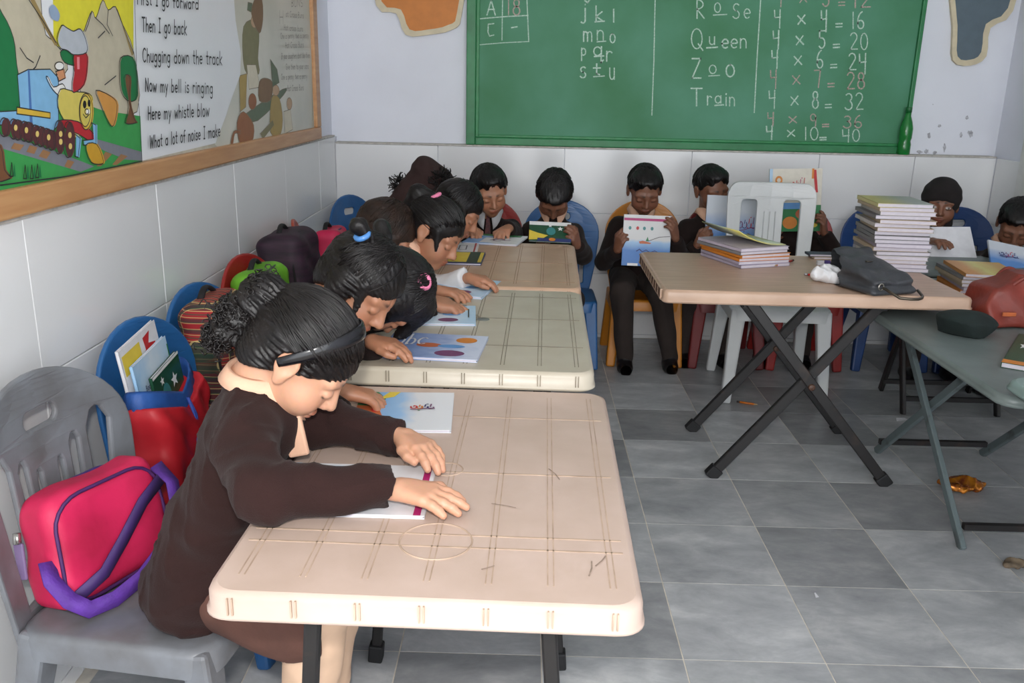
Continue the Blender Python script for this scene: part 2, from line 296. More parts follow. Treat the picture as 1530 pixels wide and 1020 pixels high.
chalk(T('Q', 1032, 73, 30, 1055)+T('u', 1059, 67, 20, 1071)+UL(1056, 1072, 71)+T('een', 1078, 72, 24, 1119)); chalk(T('Z', 1033, 117, 29, 1051)+T('o', 1059, 110, 21, 1074)+UL(1059, 1075, 113)+T('o', 1084, 115, 30, 1102))
chalk(T('T', 1032, 158, 26, 1053)+T('r', 1056, 157, 23, 1066)+T('a', 1068, 154, 20, 1081)+UL(1068, 1081, 157)+T('in', 1083, 158, 22, 1101)); chalk([[(1137, -8), (1131, 90), (1127, 168)]], wd=.005, name='chalk_divider')
for r, base in zip(range(3, 11), (8, 40, 71, 101, 130, 161, 188, 208)):
    d = -(r-4)*2.0; h = 26 if r < 9 else 19; dig = str(r); res = str(4*r)
    l1 = T('4', 1156+d, base-4, h*.85, 1170+d)+T('x', 1190+d*1.3, base-4, h*.8, 1208+d*1.3)+T('=', 1248+d*2, base+4, h*.8, 1262+d*2)
    wd_ = 13*len(dig); l1 += T(dig, 1226+d*1.6-6*(len(dig)-1), base+1, h, 1226+d*1.6-6*(len(dig)-1)+wd_); chalk(l1+T(res, 1272+d*1.2, base+3, h*.95, 1303+d*1.2-(9 if res == '16' else 0)), m_chalkp if r in (3, 7, 9) else m_chalk)
# ================================================================ PINBOARD WITH POSTERS (left wall)
m_wood = M('pale_pine_frame', (196, 150, 104), .42, c2=(176, 126, 82), scale=6, stretch=(9, .7, 9), thr=(.3, .7))
m_paper = M('poster_paper', (222, 224, 228), .38, var=.02, scale=5)
m_paper2 = M('aged_poster_paper', (205, 202, 190), .4, c2=(190, 190, 178), scale=4)
pb = thing('pinboard', 'long pine-framed pinboard over the tiles on the left wall', 'notice board', (XL, 2.4, 1.0))
FX = XL+.022
child(G().box((XL-.03, .3, 1.03), (XL+.006, 3.98, 1.95)).obj('backing', M('pinboard_backing', (200, 196, 180), .8)), pb)
for lo, hi, n in (((XL-.03, .26, 1.0), (FX, 4.03, 1.052), 'frame_rail'), ((XL-.03, .26, 1.94), (FX, 4.03, 1.99), 'frame_rail'), ((XL-.03, 3.955, 1.052), (FX, 4.03, 1.94), 'frame_stile'), ((XL-.03, .26, 1.052), (FX, .31, 1.94), 'frame_stile')):
    child(G().box(lo, hi).obj(n, m_wood, bevel=.005), pb)
PX = XL+.0085
def px_poly(g, pts, lay, mi, plane=PX, nrm=(1, 0, 0), f=onx):
    g.add([f(x, y, plane)+np.array(nrm)*lay*.00016 for x, y in pts], [tuple(range(len(pts)))], mi)
def c3(*pts): return [(p[0]/3, p[1]/3) for p in pts]
OUTL = ('beige', 'tree', 'lblue', 'engine', 'ered', 'smoke', 'wheel', 'cow', 'sign', 'trunk', 'gold', 'white', 'skin', 'olive', 'brown', 'grn', 'rust', 'ochre', 'flesh', 'cream')
def poster(name, label, sheet, mat, shapes, pal, ribs=()):
    g = G(); top = [onx(x, y, PX) for x, y in sheet]; n = len(top)
    g.add([p for p in top]+[p-np.array([.0015, 0, 0]) for p in top], [tuple(range(n))[::-1], tuple(range(n, 2*n))]+[(i, (i+1) % n, n+(i+1) % n, n+i) for i in range(n)])
    base = g.obj(name, mat); tag(base, label, 'poster')
    if shapes:
        q = G(); mats = [P('print_'+k, c) for k, c in pal.items()]+[P('print_outline_'+name, (44, 40, 40) if name == 'train_poster' else (128, 116, 98))]; keys = list(pal)
        for lay, (k, pts) in enumerate(shapes):
            if len(pts) > 4 and k not in ('rail', 'lblue', 'yellow', 'green', 'ridge'): pts = smooth_closed(pts, 3)
            px_poly(q, pts, 1+lay*.5, keys.index(k))
            if k in OUTL: ribbon(q, [onx(x, y, PX+(1.3+lay*.5)*.00016) for x, y in pts+pts[:1]], .0022, (1, 0, 0), len(mats)-1)
        q.obj('print', mats, base)['kind'] = 'stuff'
    for nm, mat_, wd, polys in ribs:
        q = G()
        for k_, pl in enumerate(polys): ribbon(q, [onx(x, y, PX+.0072+.00012*(k_ % 8)) for x, y in pl], wd, (1, 0, 0))
        q.obj(nm, mat_, base)['kind'] = 'stuff'
    return base
ell2 = lambda cx, cy, rx, ry, n=14: [(cx+rx*math.cos(2*math.pi*k/n), cy+ry*math.sin(2*math.pi*k/n)) for k in range(n)]
SH = [('yellow', c3((230, -480), (598, -420), (598, 250), (480, 300), (240, 200))),
 ('beige', c3((-80, -480), (130, -480), (190, 90), (235, 180), (290, 250), (290, 330), (130, 330), (-80, 360))),
 ('beige', c3((330, 300), (380, 130), (412, 50), (430, 82), (460, 0), (485, 45), (518, 30), (550, 110), (600, 235), (615, 500), (420, 500))),
 ('ridge', c3((125, -20), (145, -20), (215, 120), (260, 200), (245, 205), (190, 110))), ('ridge', c3((545, 110), (565, 150), (600, 240), (590, 250))),
 ('green', c3((-80, 500), (100, 500), (390, 470), (460, 495), (628, 520), (637, 725), (-80, 880))),
 ('tree', c3((-80, -40), (10, 60), (60, 170), (75, 290), (95, 420), (70, 500), (-80, 520))), ('tree', c3((270, 235), (300, 220), (335, 235), (340, 290), (290, 280))),
 ('lblue', c3((78, 335), (125, 312), (225, 310), (262, 350), (262, 560), (235, 590), (110, 560), (-80, 560), (-80, 505), (90, 495))), ('blue', c3((122, 312), (130, 312), (145, 560), (132, 560))),
 ('gold', c3((75, 480), (225, 505), (225, 530), (75, 510))), ('rail', c3((-80, 600), (0, 600), (200, 660), (420, 745), (360, 770), (-80, 640))), ('rail', c3((420, 620), (632, 680), (635, 720), (560, 715), (430, 660))),
 ('tie', c3((470, 680), (500, 690), (450, 745), (430, 745))), ('tie', c3((540, 690), (570, 700), (520, 740), (500, 738))), ('tie', c3((130, 650), (165, 660), (150, 690), (115, 680))), ('tie', c3((190, 670), (225, 682), (205, 712), (170, 700))), ('tie', c3((60, 640), (105, 650), (85, 675), (45, 665))), ('tie', c3((300, 715), (330, 725), (310, 755), (285, 745))),
 ('skin', c3((250, 320), (285, 310), (292, 350), (262, 365))), ('white', c3((215, 345), (240, 390), (280, 375), (295, 410), (270, 430), (235, 400), (208, 350))), ('white', ell2(266/3, 296/3, 7, 6)),
 ('engine', c3((258, 480), (270, 400), (330, 410), (400, 420), (410, 470), (350, 620), (300, 560))), ('ered', c3((265, 540), (350, 545), (420, 600), (420, 640), (350, 600), (300, 580))),
 ('ered', c3((330, 240), (385, 240), (390, 300), (375, 380), (330, 415), (322, 380), (330, 320))), ('pink', c3((340, 255), (352, 255), (352, 310), (342, 310))),
 ('smoke', c3((255, 175), (275, 115), (300, 125), (330, 140), (360, 130), (385, 180), (388, 235), (330, 245), (300, 225), (270, 215))), ('smoke2', c3((215, 40), (235, 20), (262, 60), (255, 95), (225, 80))),
 ('gold', ell2(385/3, 500/3, 10, 27)), ('engine', ell2(382/3, 498/3, 8, 23)), ('dark', ell2(374/3, 468/3, 2.6, 6)), ('dark', ell2(394/3, 462/3, 2.2, 5.5)), ('white', ell2(389/3, 500/3, 3, 4)),
 ('lblue', c3((335, 600), (360, 620), (350, 705), (335, 700))), ('lblue', c3((410, 550), (430, 560), (430, 650), (372, 650), (370, 630), (415, 625))), ('cow', c3((382, 652), (432, 645), (462, 715), (455, 735), (405, 725))),
 ('tree', c3((535, 330), (540, 260), (590, 255), (610, 330), (612, 430), (590, 455), (560, 440), (540, 400))), ('trunk', c3((555, 350), (582, 345), (580, 450), (600, 530), (610, 550), (560, 550), (575, 480))),
 ('sign', c3((430, 405), (495, 430), (525, 470), (510, 560), (485, 550), (450, 470))), ('trunk', c3((-80, 640), (0, 650), (20, 760), (45, 800), (-80, 810)))]
SH += [('wheel', ell2(x/3, y/3, 6.5, 15)) for x, y in ((60, 578), (80, 582), (108, 588), (128, 592), (157, 605), (182, 612), (208, 620), (230, 628))]+[('wheel', ell2(18/3, 570/3, 7, 14)), ('wheel', ell2(262/3, 615/3, 7, 25)), ('wheel', ell2(305/3, 625/3, 7.5, 27))]
SH += [('cow2', ell2(x/3, y/3, 2.6, 4.5)) for x, y in ((60, 572), (108, 583), (157, 600), (208, 615), (262, 600), (262, 635), (303, 605), (305, 655))]
SH += [('tree', c3((x, y), (x+8, y-60), (x+14, y))) for x, y in ((45, 790), (105, 800), (135, 800), (160, 795))]
PAL = dict(yellow=(216, 208, 52), beige=(186, 178, 156), ridge=(150, 128, 80), green=(56, 150, 76), tree=(20, 112, 62), lblue=(124, 176, 214), blue=(70, 110, 170), gold=(206, 172, 60), rail=(120, 122, 132), tie=(150, 110, 74), skin=(200, 140, 100), white=(226, 226, 222), engine=(206, 190, 92), ered=(176, 32, 44), pink=(226, 130, 140), smoke=(176, 182, 190), smoke2=(140, 160, 185), dark=(24, 22, 26), cow=(196, 150, 40), trunk=(112, 72, 46), sign=(200, 142, 68), wheel=(84, 40, 44), cow2=(214, 190, 110))
m_ink = M('poster_ink', (38, 38, 44), .6, var=.05)
LY = [('First I go forward', 205, 6, 298, 14, 18), ('Then I go back', 212, 47, 280, 52, 21), ('Chugging down the track', 213, 92, 333, 97, 20), ('Now my bell is ringing', 217, 136, 319, 140, 19), ('Here my whistle blow', 221, 179, 314, 173, 19), ('What a lot of noise I make', 224, 221, 330, 203, 18)]
ink = [pl for t, x0, y0, x1, y1, h in LY for pl in T(t, x0, y0, h, x1, y1)]
lines = [c3((130, 0), (200, 105), (250, 190)), c3((412, 50), (395, 110), (383, 140)), c3((430, 82), (460, 110), (490, 150)), c3((485, 45), (480, 110), (505, 160)), c3((518, 30), (545, 100), (600, 240)), c3((90, 215), (120, 260), (150, 280)), c3((180, 250), (160, 300), (150, 310)), c3((440, 170), (470, 140)), c3((470, 380), (520, 340)), c3((373, 512), (385, 528), (400, 512)), c3((598, -420), (602, -60), (612, 300), (628, 560), (637, 722)), c3((0, 830), (300, 790), (637, 722))]
poster('train_poster', 'poster of a steam train with rhyme lines, left on the pinboard', [(-40, -190), (340, -130), (352, 30), (360, 80), (359, 112), (345, 150), (338, 172), (322, 214), (212, 240), (-40, 285)], m_paper, SH, PAL, [('lettering', m_ink, .0042, ink), ('outline', m_ink, .0025, lines)])
PAL2 = dict(olive=(128, 124, 92), brown=(126, 98, 72), ochre=(170, 146, 88), flesh=(190, 158, 128), grn=(98, 112, 92), cream=(212, 204, 184), rust=(150, 98, 66))
f2 = lambda *p: [(353+(a-1060)/3, b/3) for a, b in p]
SH2 = [('olive', f2((1095, 120), (1140, 90), (1165, 150), (1160, 260), (1165, 330), (1110, 330), (1092, 250))), ('cream', f2((1110, 290), (1150, 290), (1170, 390), (1120, 400))), ('flesh', ell2(353+85/3, 95/3, 5.5, 10)), ('brown', f2((1130, 60), (1150, -10), (1178, 0), (1182, 90), (1165, 150))), ('grn', f2((1115, 10), (1135, 15), (1130, 55), (1112, 45))),
 ('grn', f2((1105, 510), (1270, 400), (1275, 425), (1160, 540), (1110, 530))), ('brown', f2((1165, 370), (1190, 350), (1225, 370), (1215, 450), (1165, 450))), ('rust', ell2(353+75/3, 455/3, 6, 12)), ('grn', f2((1215, 265), (1245, 310), (1255, 370), (1225, 390))), ('ochre', f2((1220, 440), (1255, 440), (1270, 540), (1255, 610), (1215, 590))), ('flesh', ell2(353+180/3, 405/3, 5, 8)), ('cream', f2((1275, 500), (1305, 490), (1315, 580), (1280, 600))), ('flesh', ell2(353+240/3, 465/3, 4, 9)), ('ochre', f2((1075, 340), (1110, 330), (1105, 480), (1080, 500))), ('rust', f2((1065, 550), (1095, 500), (1140, 560), (1130, 640), (1080, 645))), ('olive', f2((1170, 600), (1225, 540), (1230, 560), (1180, 625))), ('rust', f2((1035, 650), (1050, 590), (1080, 585), (1080, 600), (1055, 600), (1045, 655)))]
hb = T('CROSS', 420, -6, 12, 453)+T('BUNS', 436, 10, 11, 454)+T('H', 418, 36, 20, 426)
for t, x0, y0, x1 in (('ot Cross Buns', 428, 25, 455), ('Hot cross buns', 425, 45, 454), ('One a penny, two a penny', 420, 58, 462), ('Hot Cross Buns', 427, 72, 455), ('If your daughters dont like them', 421, 88, 464), ('Give them to your sons', 428, 104, 462), ('One a penny, two a penny', 421, 119, 460), ('Hot Cross Buns', 430, 136, 455)): hb += T(t, x0, y0, 8.5, x1, y0-1.5 if y0 > 50 else y0+2)
poster('rhyme_poster', 'faded buns rhyme poster with old-fashioned children, right on the pinboard', [(336, -125), (460, -110), (467, 100), (467, 201), (330, 222), (322, 216)], m_paper2, SH2, PAL2, [('lettering', M('faded_ink', (120, 116, 110), .6), .0022, hb)])
bpy.data.objects['rhyme_poster'].location.x = -.002
# plain shaped wall plaques stand where the two cartoon cut-outs hang
m_pl = M('plaque_cream', (214, 202, 172), .6, var=.06)
def plaque(label, outer, inner, c, nm):
    o3 = [ony(x, y, YU-.022) for x, y in smooth_closed(outer, 3)]; g = G(); n = len(o3)
    g.add(o3+[p+np.array([0, .018, 0]) for p in o3], [tuple(range(n)), tuple(range(n, 2*n))[::-1]]+[((i+1) % n, i, n+i, n+(i+1) % n) for i in range(n)])
    o = g.obj('wall_plaque', m_pl); tag(o, label, 'wall plaque')
    i3 = [ony(x, y, YU-.0235) for x, y in smooth_closed(inner, 3)]; g = G(); g.add(i3+[p+np.array([0, .0014, 0]) for p in i3], [tuple(range(len(i3)))]+[(((i+1) % len(i3)), i, len(i3)+i, len(i3)+(i+1) % len(i3)) for i in range(len(i3))]); g.obj('painted_face', c, o)
plaque('plain orange cut-out plaque high on the wall beside the chalkboard', [(562, -95), (692, -100), (690, 20), (676, 44), (640, 52), (606, 52), (592, 20), (562, 8)], [(570, -88), (685, -92), (683, 18), (670, 37), (640, 44), (612, 44), (599, 14), (570, 2)], M('plaque_orange', (206, 126, 52), .55, var=.05), 0)
plaque('plain slate-blue cut-out plaque high on the wall right of the chalkboard', [(1422, -95), (1524, -90), (1514, 16), (1480, 42), (1474, 84), (1450, 98), (1424, 90), (1424, 40)], [(1429, -88), (1516, -82), (1506, 12), (1473, 36), (1466, 78), (1450, 89), (1431, 84), (1431, 38)], M('plaque_slate', (92, 108, 118), .55, var=.05), 0)
# grubby marks on the paint right of the board
g = G(); m_smu = M('wall_smudge', (150, 150, 156), .8, c2=(196, 198, 206), scale=60, thr=(.35, .6))
for x, y, rx, ry in ((1384, 226, 4, 4), (1397, 228, 4, 4), (1411, 221, 2.5, 7), (1388, 202, 4, 5), (1404, 188, 3, 3), (1436, 202, 2.5, 5), (1450, 200, 5, 6), (1445, 176, 3, 4), (1394, 156, 1, 1), (1374, 227, 5, 3)):
    pl = [(x+rx*math.cos(a)*random.uniform(.5, 1.1), y+ry*math.sin(a)*random.uniform(.5, 1.1)) for a in np.linspace(0, 6.28, 11, endpoint=False)]; g.add([ony(p[0], p[1], YU-.0006) for p in pl], [tuple(range(11))])
o = g.obj('smudges', m_smu, wb); o['kind'] = 'stuff'
# green bottle on the ledge
m_bot = M('green_bottle_plastic', (36, 150, 66), .12, var=.1, tr=.35)
bt = thing('bottle', 'green plastic bottle on the ledge at the chalkboard corner', 'bottle', (1.846, 4.4205, .963))
G().lathe([(.028, 0), (.031, .006), (.031, .05), (.027, .065), (.031, .08), (.031, .125), (.024, .155), (.013, .185), (.0125, .205)], 20).obj('bottle_body', m_bot, bt)
G().lathe([(.0145, .2), (.0145, .222), (.013, .224)], 16).obj('cap', M('green_cap', (24, 96, 48), .4), bt)
# ================================================================ TABLES
m_ttop = M('beige_plastic_top', (196, 174, 162), .36, c2=(184, 162, 148), scale=9, thr=(.3, .7), bump=.06, bscale=40)
m_ttop2 = M('grey_beige_plastic_top', (190, 182, 166), .36, c2=(178, 168, 150), scale=9, thr=(.3, .7), bump=.06, bscale=40)
m_ttop3 = M('tan_plastic_top', (196, 164, 138), .36, c2=(184, 150, 124), scale=9, thr=(.3, .7), bump=.06, bscale=40)
m_ctop = M('woodgrain_plastic_top', (196, 166, 144), .36, c2=(172, 142, 120), scale=5, stretch=(1.2, 14, 1.2), thr=(.3, .7))
m_line = M('worn_moulded_line', (192, 168, 148), .6, c2=(160, 138, 120), scale=22, thr=(.3, .7))
m_blk = M('black_leg_paint', (30, 28, 28), .45, c2=(62, 48, 42), scale=18, thr=(.2, .42))
m_rub = M('black_rubber', (26, 26, 28), .7, var=.2)
m_ggrn = M('grey_green_top', (112, 122, 120), .42, c2=(98, 108, 106), scale=8, bump=.05)
m_pgrn = M('pale_green_top', (132, 152, 148), .42, c2=(120, 140, 136), scale=8)
m_gleg = M('grey_green_leg_paint', (98, 110, 112), .45, c2=(60, 60, 60), scale=14, thr=(.25, .42))
def slab(par, w_, l_, t_, mat, r=.035, name='table_top'):
    pl = rrect(w_, l_, r, 6); g = G(); prof = [(-.006, -t_), (0, -t_+.005), (0, -t_+.009), (-.003, -t_+.011), (-.003, -.010), (-.006, -.003), (-.012, 0)]
    n = len(pl); vs = []
    for d, z in prof:
        vs += [(x*(1+2*d/w_), y*(1+2*d/l_), z) for x, y in pl]
    fs = [(i*n+k, i*n+(k+1) % n, (i+1)*n+(k+1) % n, (i+1)*n+k) for i in range(len(prof)-1) for k in range(n)]
    g.add(vs, fs, 0, True); g.add([(x*(1-.012/w_), y*(1-.012/l_), -t_) for x, y in pl], [tuple(range(n))[::-1]]); g.add([vs[(len(prof)-1)*n+k] for k in range(n)], [tuple(range(n))])
    return g.obj(name, mat, par)
def moulding(par, w_, l_, t_, nx, rows, circ=(), mat=None):
    """raised moulded lines on top and front edge of a plastic table"""
    g = G(); lw = .0035; z0, z1 = -.0005, .0008
    xs = [-w_/2+w_*(i+.5)/nx for i in range(nx)]
    for x in xs:
        for dx in (-.004, .004): g.box((x+dx-lw/4, -l_/2+.05, z0), (x+dx+lw/4, l_/2-.05, z1))
        g.box((x-.004, -l_/2-.0005, -t_+.012), (x-.002, -l_/2+.003, -.006)); g.box((x+.002, -l_/2-.0005, -t_+.012), (x+.004, -l_/2+.003, -.006))
    for y in rows: g.box((xs[0]-.02, y-lw/2, z0), (xs[-1]+.02, y+lw/2, z1))
    for cx, cy, r in circ:
        pl = [(cx+r*math.cos(a), cy+r*math.sin(a), .0004) for a in np.linspace(0, 2*math.pi, 36, endpoint=False)]; g.tube(pl, .0014, 5, closed=True)
    g.obj('moulded_lines', mat or m_line, par)
def leg(par, a, b, wd=.026, mat=None, foot=True, wt=.02):
    g = G(); g.prism(a, b, wd, wt, up=(0, 1, 0)); o = g.obj('leg', mat or m_blk, par, bevel=.003, seg=1)
    if foot:
        b_, a_ = np.array(b), np.array(a); d = (a_-b_)/np.linalg.norm(a_-b_); f = G(); f.prism(b_+d*.042, b_-d*.0, wd+.01, wt+.012, up=(0, 1, 0)); f.obj('rubber_foot', m_rub, o, bevel=.004)
    return o
def school_table(label, x0, x1, y0, y1, z, mat, rz=0., rows=(-.2, -.05, .12), circ=(), linemat=None):
    w_, l_ = x1-x0, y1-y0; t = thing('school_table', label, 'table', ((x0+x1)/2, (y0+y1)/2, 0), rz, 'beige folding tables in a row')
    top = bpy.data.objects.new('table_top', None); bpy.data.objects.remove(top)
    tt = slab(t, w_, l_, .042, mat); tt.location.z = z; moulding(tt, w_, l_, .042, 7, rows, circ, linemat)
    for sy in (-1, 1):
        for sx in (-1, 1): leg(t, (sx*w_*.28, sy*(l_/2-.09), z-.042), (sx*w_*.36, sy*(l_/2-.1), .0), .022)
        g = G(); g.prism((-w_*.33, sy*(l_/2-.095), .2), (w_*.33, sy*(l_/2-.095), .2), .018, .018); g.obj('cross_bar', m_blk, t)
    return t
school_table('worn beige plastic table nearest the camera', -.396, .178, .972, 1.795, .62, m_ttop, math.radians(-1.2), rows=(-.27, -.235, -.02, .24), circ=((.0, -.255, .052), (-.01, -.01, .026)))
school_table('grey-beige plastic table, middle of the three in a row', -.40, .172, 1.79, 2.585, .66, m_ttop2, math.radians(-1.2), rows=(-.2, .05, .3), circ=((-.02, .06, .02),), linemat=M('dark_moulded_line', (150, 140, 122), .7, c2=(112, 104, 92), scale=22, thr=(.3, .7)))
school_table('tan plastic table at the far end of the row', -.385, .192, 2.592, 3.38, .664, m_ttop3, math.radians(-1.5), rows=(-.3, .0, .3), linemat=M('tan_moulded_line', (170, 138, 114), .7, c2=(150, 118, 96), scale=22))
g = G(); g.lathe([(.0165, 0), (.0165, .0012), (.015, .0016)], 24); o = g.obj('hole_cap', M('grey_cap', (112, 116, 112), .5)); o.location = tuple(onz(722, 477, .6602)); child(o, bpy.data.objects['school_table.001'])
m_scr = M('scuff', (120, 104, 92), .8, c2=(160, 140, 126), scale=90)
nt_ = bpy.data.objects['school_table']; g = G()
for x0, y0, x1, y1 in ((735, 752, 770, 758), (890, 845, 905, 830), (880, 860, 884, 838), (720, 850, 738, 845), (640, 700, 652, 690), (820, 700, 836, 716)):
    a, b = onz(x0, y0, .6212), onz(x1, y1, .6212); ribbon(g, [a, (a+b)/2+np.array([.002, .001, 0]), b], .0022, (0, 0, 1))
child(g.obj('scratches', m_scr), nt_)['kind'] = 'stuff'
# teacher's table: wood-grain top on crossed black legs
t = thing('folding_table', 'wood-grain folding table on crossed black legs in the room centre', 'table', (.905, 2.945, 0), math.radians(-.6))
CW, CL, CZ = .945, .655, .66
tt = slab(t, CW, CL, .042, m_ctop, .02); tt.location.z = CZ
g = G()
for k in range(11): y = -CL/2+.04+k*.056; g.box((-CW/2-.003, y-.003, -.034), (-CW/2+.004, y+.003, -.006))
g.box((-CW/2-.003, -CL/2+.03, -.0365), (-CW/2+.004, CL/2-.03, -.034)); g.box((-CW/2-.003, -CL/2+.03, -.006), (-CW/2+.004, CL/2-.03, -.0035)); g.obj('edge_rib', m_ctop, tt)
g = G()
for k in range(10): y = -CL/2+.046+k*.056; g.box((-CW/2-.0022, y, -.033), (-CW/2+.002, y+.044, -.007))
g.obj('edge_recess_shade', M('recess_shade_brown', (112, 84, 66), .7), tt)  # brown panels: shade of the edge recesses put into the colour
for y, o1, o2 in ((-.235, -.012, .012), (.2, .012, -.012)):
    leg(t, (-.16-.03, y+o1, CZ-.042), (.325, y+o1, 0), .034); leg(t, (.24, y+o2, CZ-.042), (-.258, y+o2, 0), .034)
    g = G(); g.lathe([(.009, -.03), (.011, -.028), (.011, .028), (.009, .03)], 10); b = g.obj('pivot_bolt', M('rusty_bolt', (96, 66, 50), .5, var=.3), t); b.rotation_euler = (math.pi/2, 0, 0); b.location = (.035, y, .338)
for x in (-.19, .24): g = G(); g.prism((x, -.235, .60), (x, .2, .60), .02, .02); g.obj('cross_bar', m_blk, t)
# grey-green tables on the right
def green_table(label, x0, x1, y0, y1, z, mat, lm, legs=True, rz=0., y_feet=None):
    w_, l_ = x1-x0, y1-y0; t = thing('low_table', label, 'table', ((x0+x1)/2, (y0+y1)/2, 0), rz)
    slab(t, w_, l_, .026, mat, .05).location.z = z
    if legs:
        a = .355 if y_feet is None else y_feet
        for sx in (-1, 1):
            x = sx*(w_/2-.17)
            leg(t, (x-.012, a-.08, z-.026), (x-.012, -a, 0), .016, lm, False, .03); leg(t, (x+.012, -a+.08, z-.026), (x+.012, a, 0), .016, lm, False, .03)
        for y in (-a+.04, a-.04): g = G(); g.prism((-w_/2+.17, y, .055), (w_/2-.17, y, .055), .018, .018); g.obj('cross_bar', m_blk, t)
    return t
green_table('grey-green low table with crossed legs holding the red bag', 1.12, 1.84, 1.93, 3.32, .578, m_ggrn, m_gleg)
green_table('pale green table corner at the right edge of the picture', 1.118, 1.85, 1.24, 1.965, .625, m_pgrn, m_blk, y_feet=.29)
green_table('small grey table behind the book stacks, black legs', 1.40, 2.12, 3.34, 3.70, .60, m_ggrn, m_blk, y_feet=.15)
# ================================================================ CHAIRS (local: seat faces +Y)
def back_panel(kind):
    if kind == 'kid':
        out = [(-.13, 0), (-.155, .12), (-.168, .24)]+[(.168*math.cos(math.radians(a)), .255+.135*math.sin(math.radians(a))) for a in range(175, 0, -10)]+[(.168, .24), (.155, .12), (.13, 0)]
        holes = [rrect(.085, .036, .017, 5, (0, .325))]
        for x, b, tp, w_ in ((-.098, .04, .235, .026), (-.04, .035, .255, .034), (.04, .035, .255, .034), (.098, .04, .235, .026)): holes.append([(x+px, (b+tp)/2+py) for px, py in rrect(w_, tp-b, w_/2-.001, 4)])
        th, depth = .012, .03
    elif kind == 'fan':
        out = [(-.17, 0), (-.19, .14), (-.195, .24)]+[(.195*math.cos(math.radians(a)), .25+.155*math.sin(math.radians(a))) for a in range(175, 0, -8)]+[(.195, .24), (.19, .14), (.17, 0)]
        holes = [rrect(.09, .04, .019, 5, (0, .33))]
        for x0, x1, b, tp, w0, w1 in ((-.112, -.128, .03, .31, .036, .062), (-.060, -.068, .03, .28, .022, .032), (-.026, -.028, .03, .25, .015, .022), (.026, .028, .03, .25, .015, .022), (.060, .068, .03, .28, .022, .032), (.112, .128, .03, .31, .036, .062)):
            holes.append([(x0-w0/2, b), (x0+w0/2, b), (x1+w1/2, tp-w1*.6), (x1+w1*.25, tp-w1*.1), (x1, tp), (x1-w1*.25, tp-w1*.1), (x1-w1/2, tp-w1*.6)])
        th, depth = .012, .04
    else:
        out = [(-.19, 0), (-.205, .2), (-.212, .36)]+[(p[0], p[1]) for p in [(-.212+.05*(1-math.cos(a)), .40+.05*math.sin(a)) for a in np.linspace(0, math.pi/2, 6)]]+[(p[0], p[1]) for p in [(.162+.05*math.sin(a), .40+.05*math.cos(a)) for a in np.linspace(0, math.pi/2, 6)]]+[(.212, .36), (.205, .2), (.19, 0)]
        holes = []
        for sx in (-1, 1): holes.append([(sx*.105+px*1, .205+py) for px, py in rrect(.088, .37, .02, 4)])
        for x in (-.028, 0, .028): holes.append([(x-.004, .03), (x+.004, .03), (x+.004, .34), (x-.004, .34)])
        holes = [h if sum((h[(i+1) % len(h)][0]-h[i][0])*(h[(i+1) % len(h)][1]+h[i][1]) for i in range(len(h))) < 0 else h[::-1] for h in holes]
        th, depth = .02, .03
    return plate(out, holes, th, .004), depth
BACKS = {k: back_panel(k) for k in ('kid', 'fan', 'adult')}
def make_chair(kind, label, mat, loc, rz, group=None, name='plastic_chair'):
    c = thing(name, label, 'chair', (loc[0], loc[1], 0), rz, group)
    sz, hw, hd, bl = {'kid': (.315, .165, .155, .40), 'fan': (.345, .195, .18, .40), 'adult': (.40, .205, .20, .45)}[kind]
    # seat: slightly dished plate with a turned-down apron
    pl = rrect(2*hw, 2*hd, .05, 5); g = G(); n = len(pl); vs = []
    prof = [(.0, -.05), (.0, -.012), (-.004, -.003), (-.015, 0), (-.06, -.004), (-.12, -.009)]
    for d, z in prof: vs += [(x*(1+d/hw), y*(1+d/hd), sz+z) for x, y in pl]
    fs = [(i*n+k, i*n+(k+1) % n, (i+1)*n+(k+1) % n, (i+1)*n+k) for i in range(len(prof)-1) for k in range(n)]
    g.add(vs, fs, 0, True); g.add([vs[(len(prof)-1)*n+k] for k in range(n)], [tuple(range(n))]); g.add([(x*.985, y*.985, sz-.012) for x, y in pl], [tuple(range(n))[::-1]])
    g.obj('seat', mat, c)
    for sx in (-1, 1):
        for sy in (-1, 1):
            a = np.array([sx*(hw-.035), sy*(hd-.035), sz-.008]); b = np.array([sx*(hw-.008), sy*(hd+(.01 if sy > 0 else .035)), 0.])
            g = G(); g.prism(a, b, .062, .05, .04, .032, up=(0, 1, 0)); g.obj('leg', mat, c, bevel=.008, seg=2)
    key = BACKS[kind][0]; me = key.copy(); dep = BACKS[kind][1]
    hb = -hd+.012
    def bend(u, v, t_): return (u*(.88 if kind == 'adult' else 1.05), hb-.012-.06*v-.05*v*v+t_-dep*.9*(1-(u/.2)**2)+dep*.35, sz-.03+v*(1.09 if kind == 'adult' else 1.13 if kind == 'kid' else 1.04))
    me.materials.clear(); warp(me, bend); o = link('backrest', me, mat, c); me.polygons.foreach_set('use_smooth', [False]*len(me.polygons))
    return c
m_cb = M('blue_plastic', (38, 98, 156), .38, c2=(34, 84, 136), scale=7, bump=.03)
m_cb2 = M('deep_blue_plastic', (28, 62, 116), .4, var=.08, scale=7)
m_cr = M('red_plastic', (158, 38, 34), .38, c2=(140, 30, 28), scale=7)
m_co = M('mustard_plastic', (194, 122, 30), .4, var=.06, scale=7)
m_cg = M('grey_plastic', (120, 124, 130), .36, c2=(98, 98, 100), scale=10, thr=(.3, .62), bump=.04)
m_cw = M('white_plastic', (205, 208, 208), .35, var=.04, scale=7)
m_dr = M('dark_red_plastic', (112, 30, 30), .4, var=.08, scale=7)
m_or = M('orange_red_plastic', (188, 72, 44), .38, var=.06, scale=7)
RZL = -math.pi/2; GL_ = 'plastic chairs along the left wall'; GB_ = 'plastic chairs along the back wall'
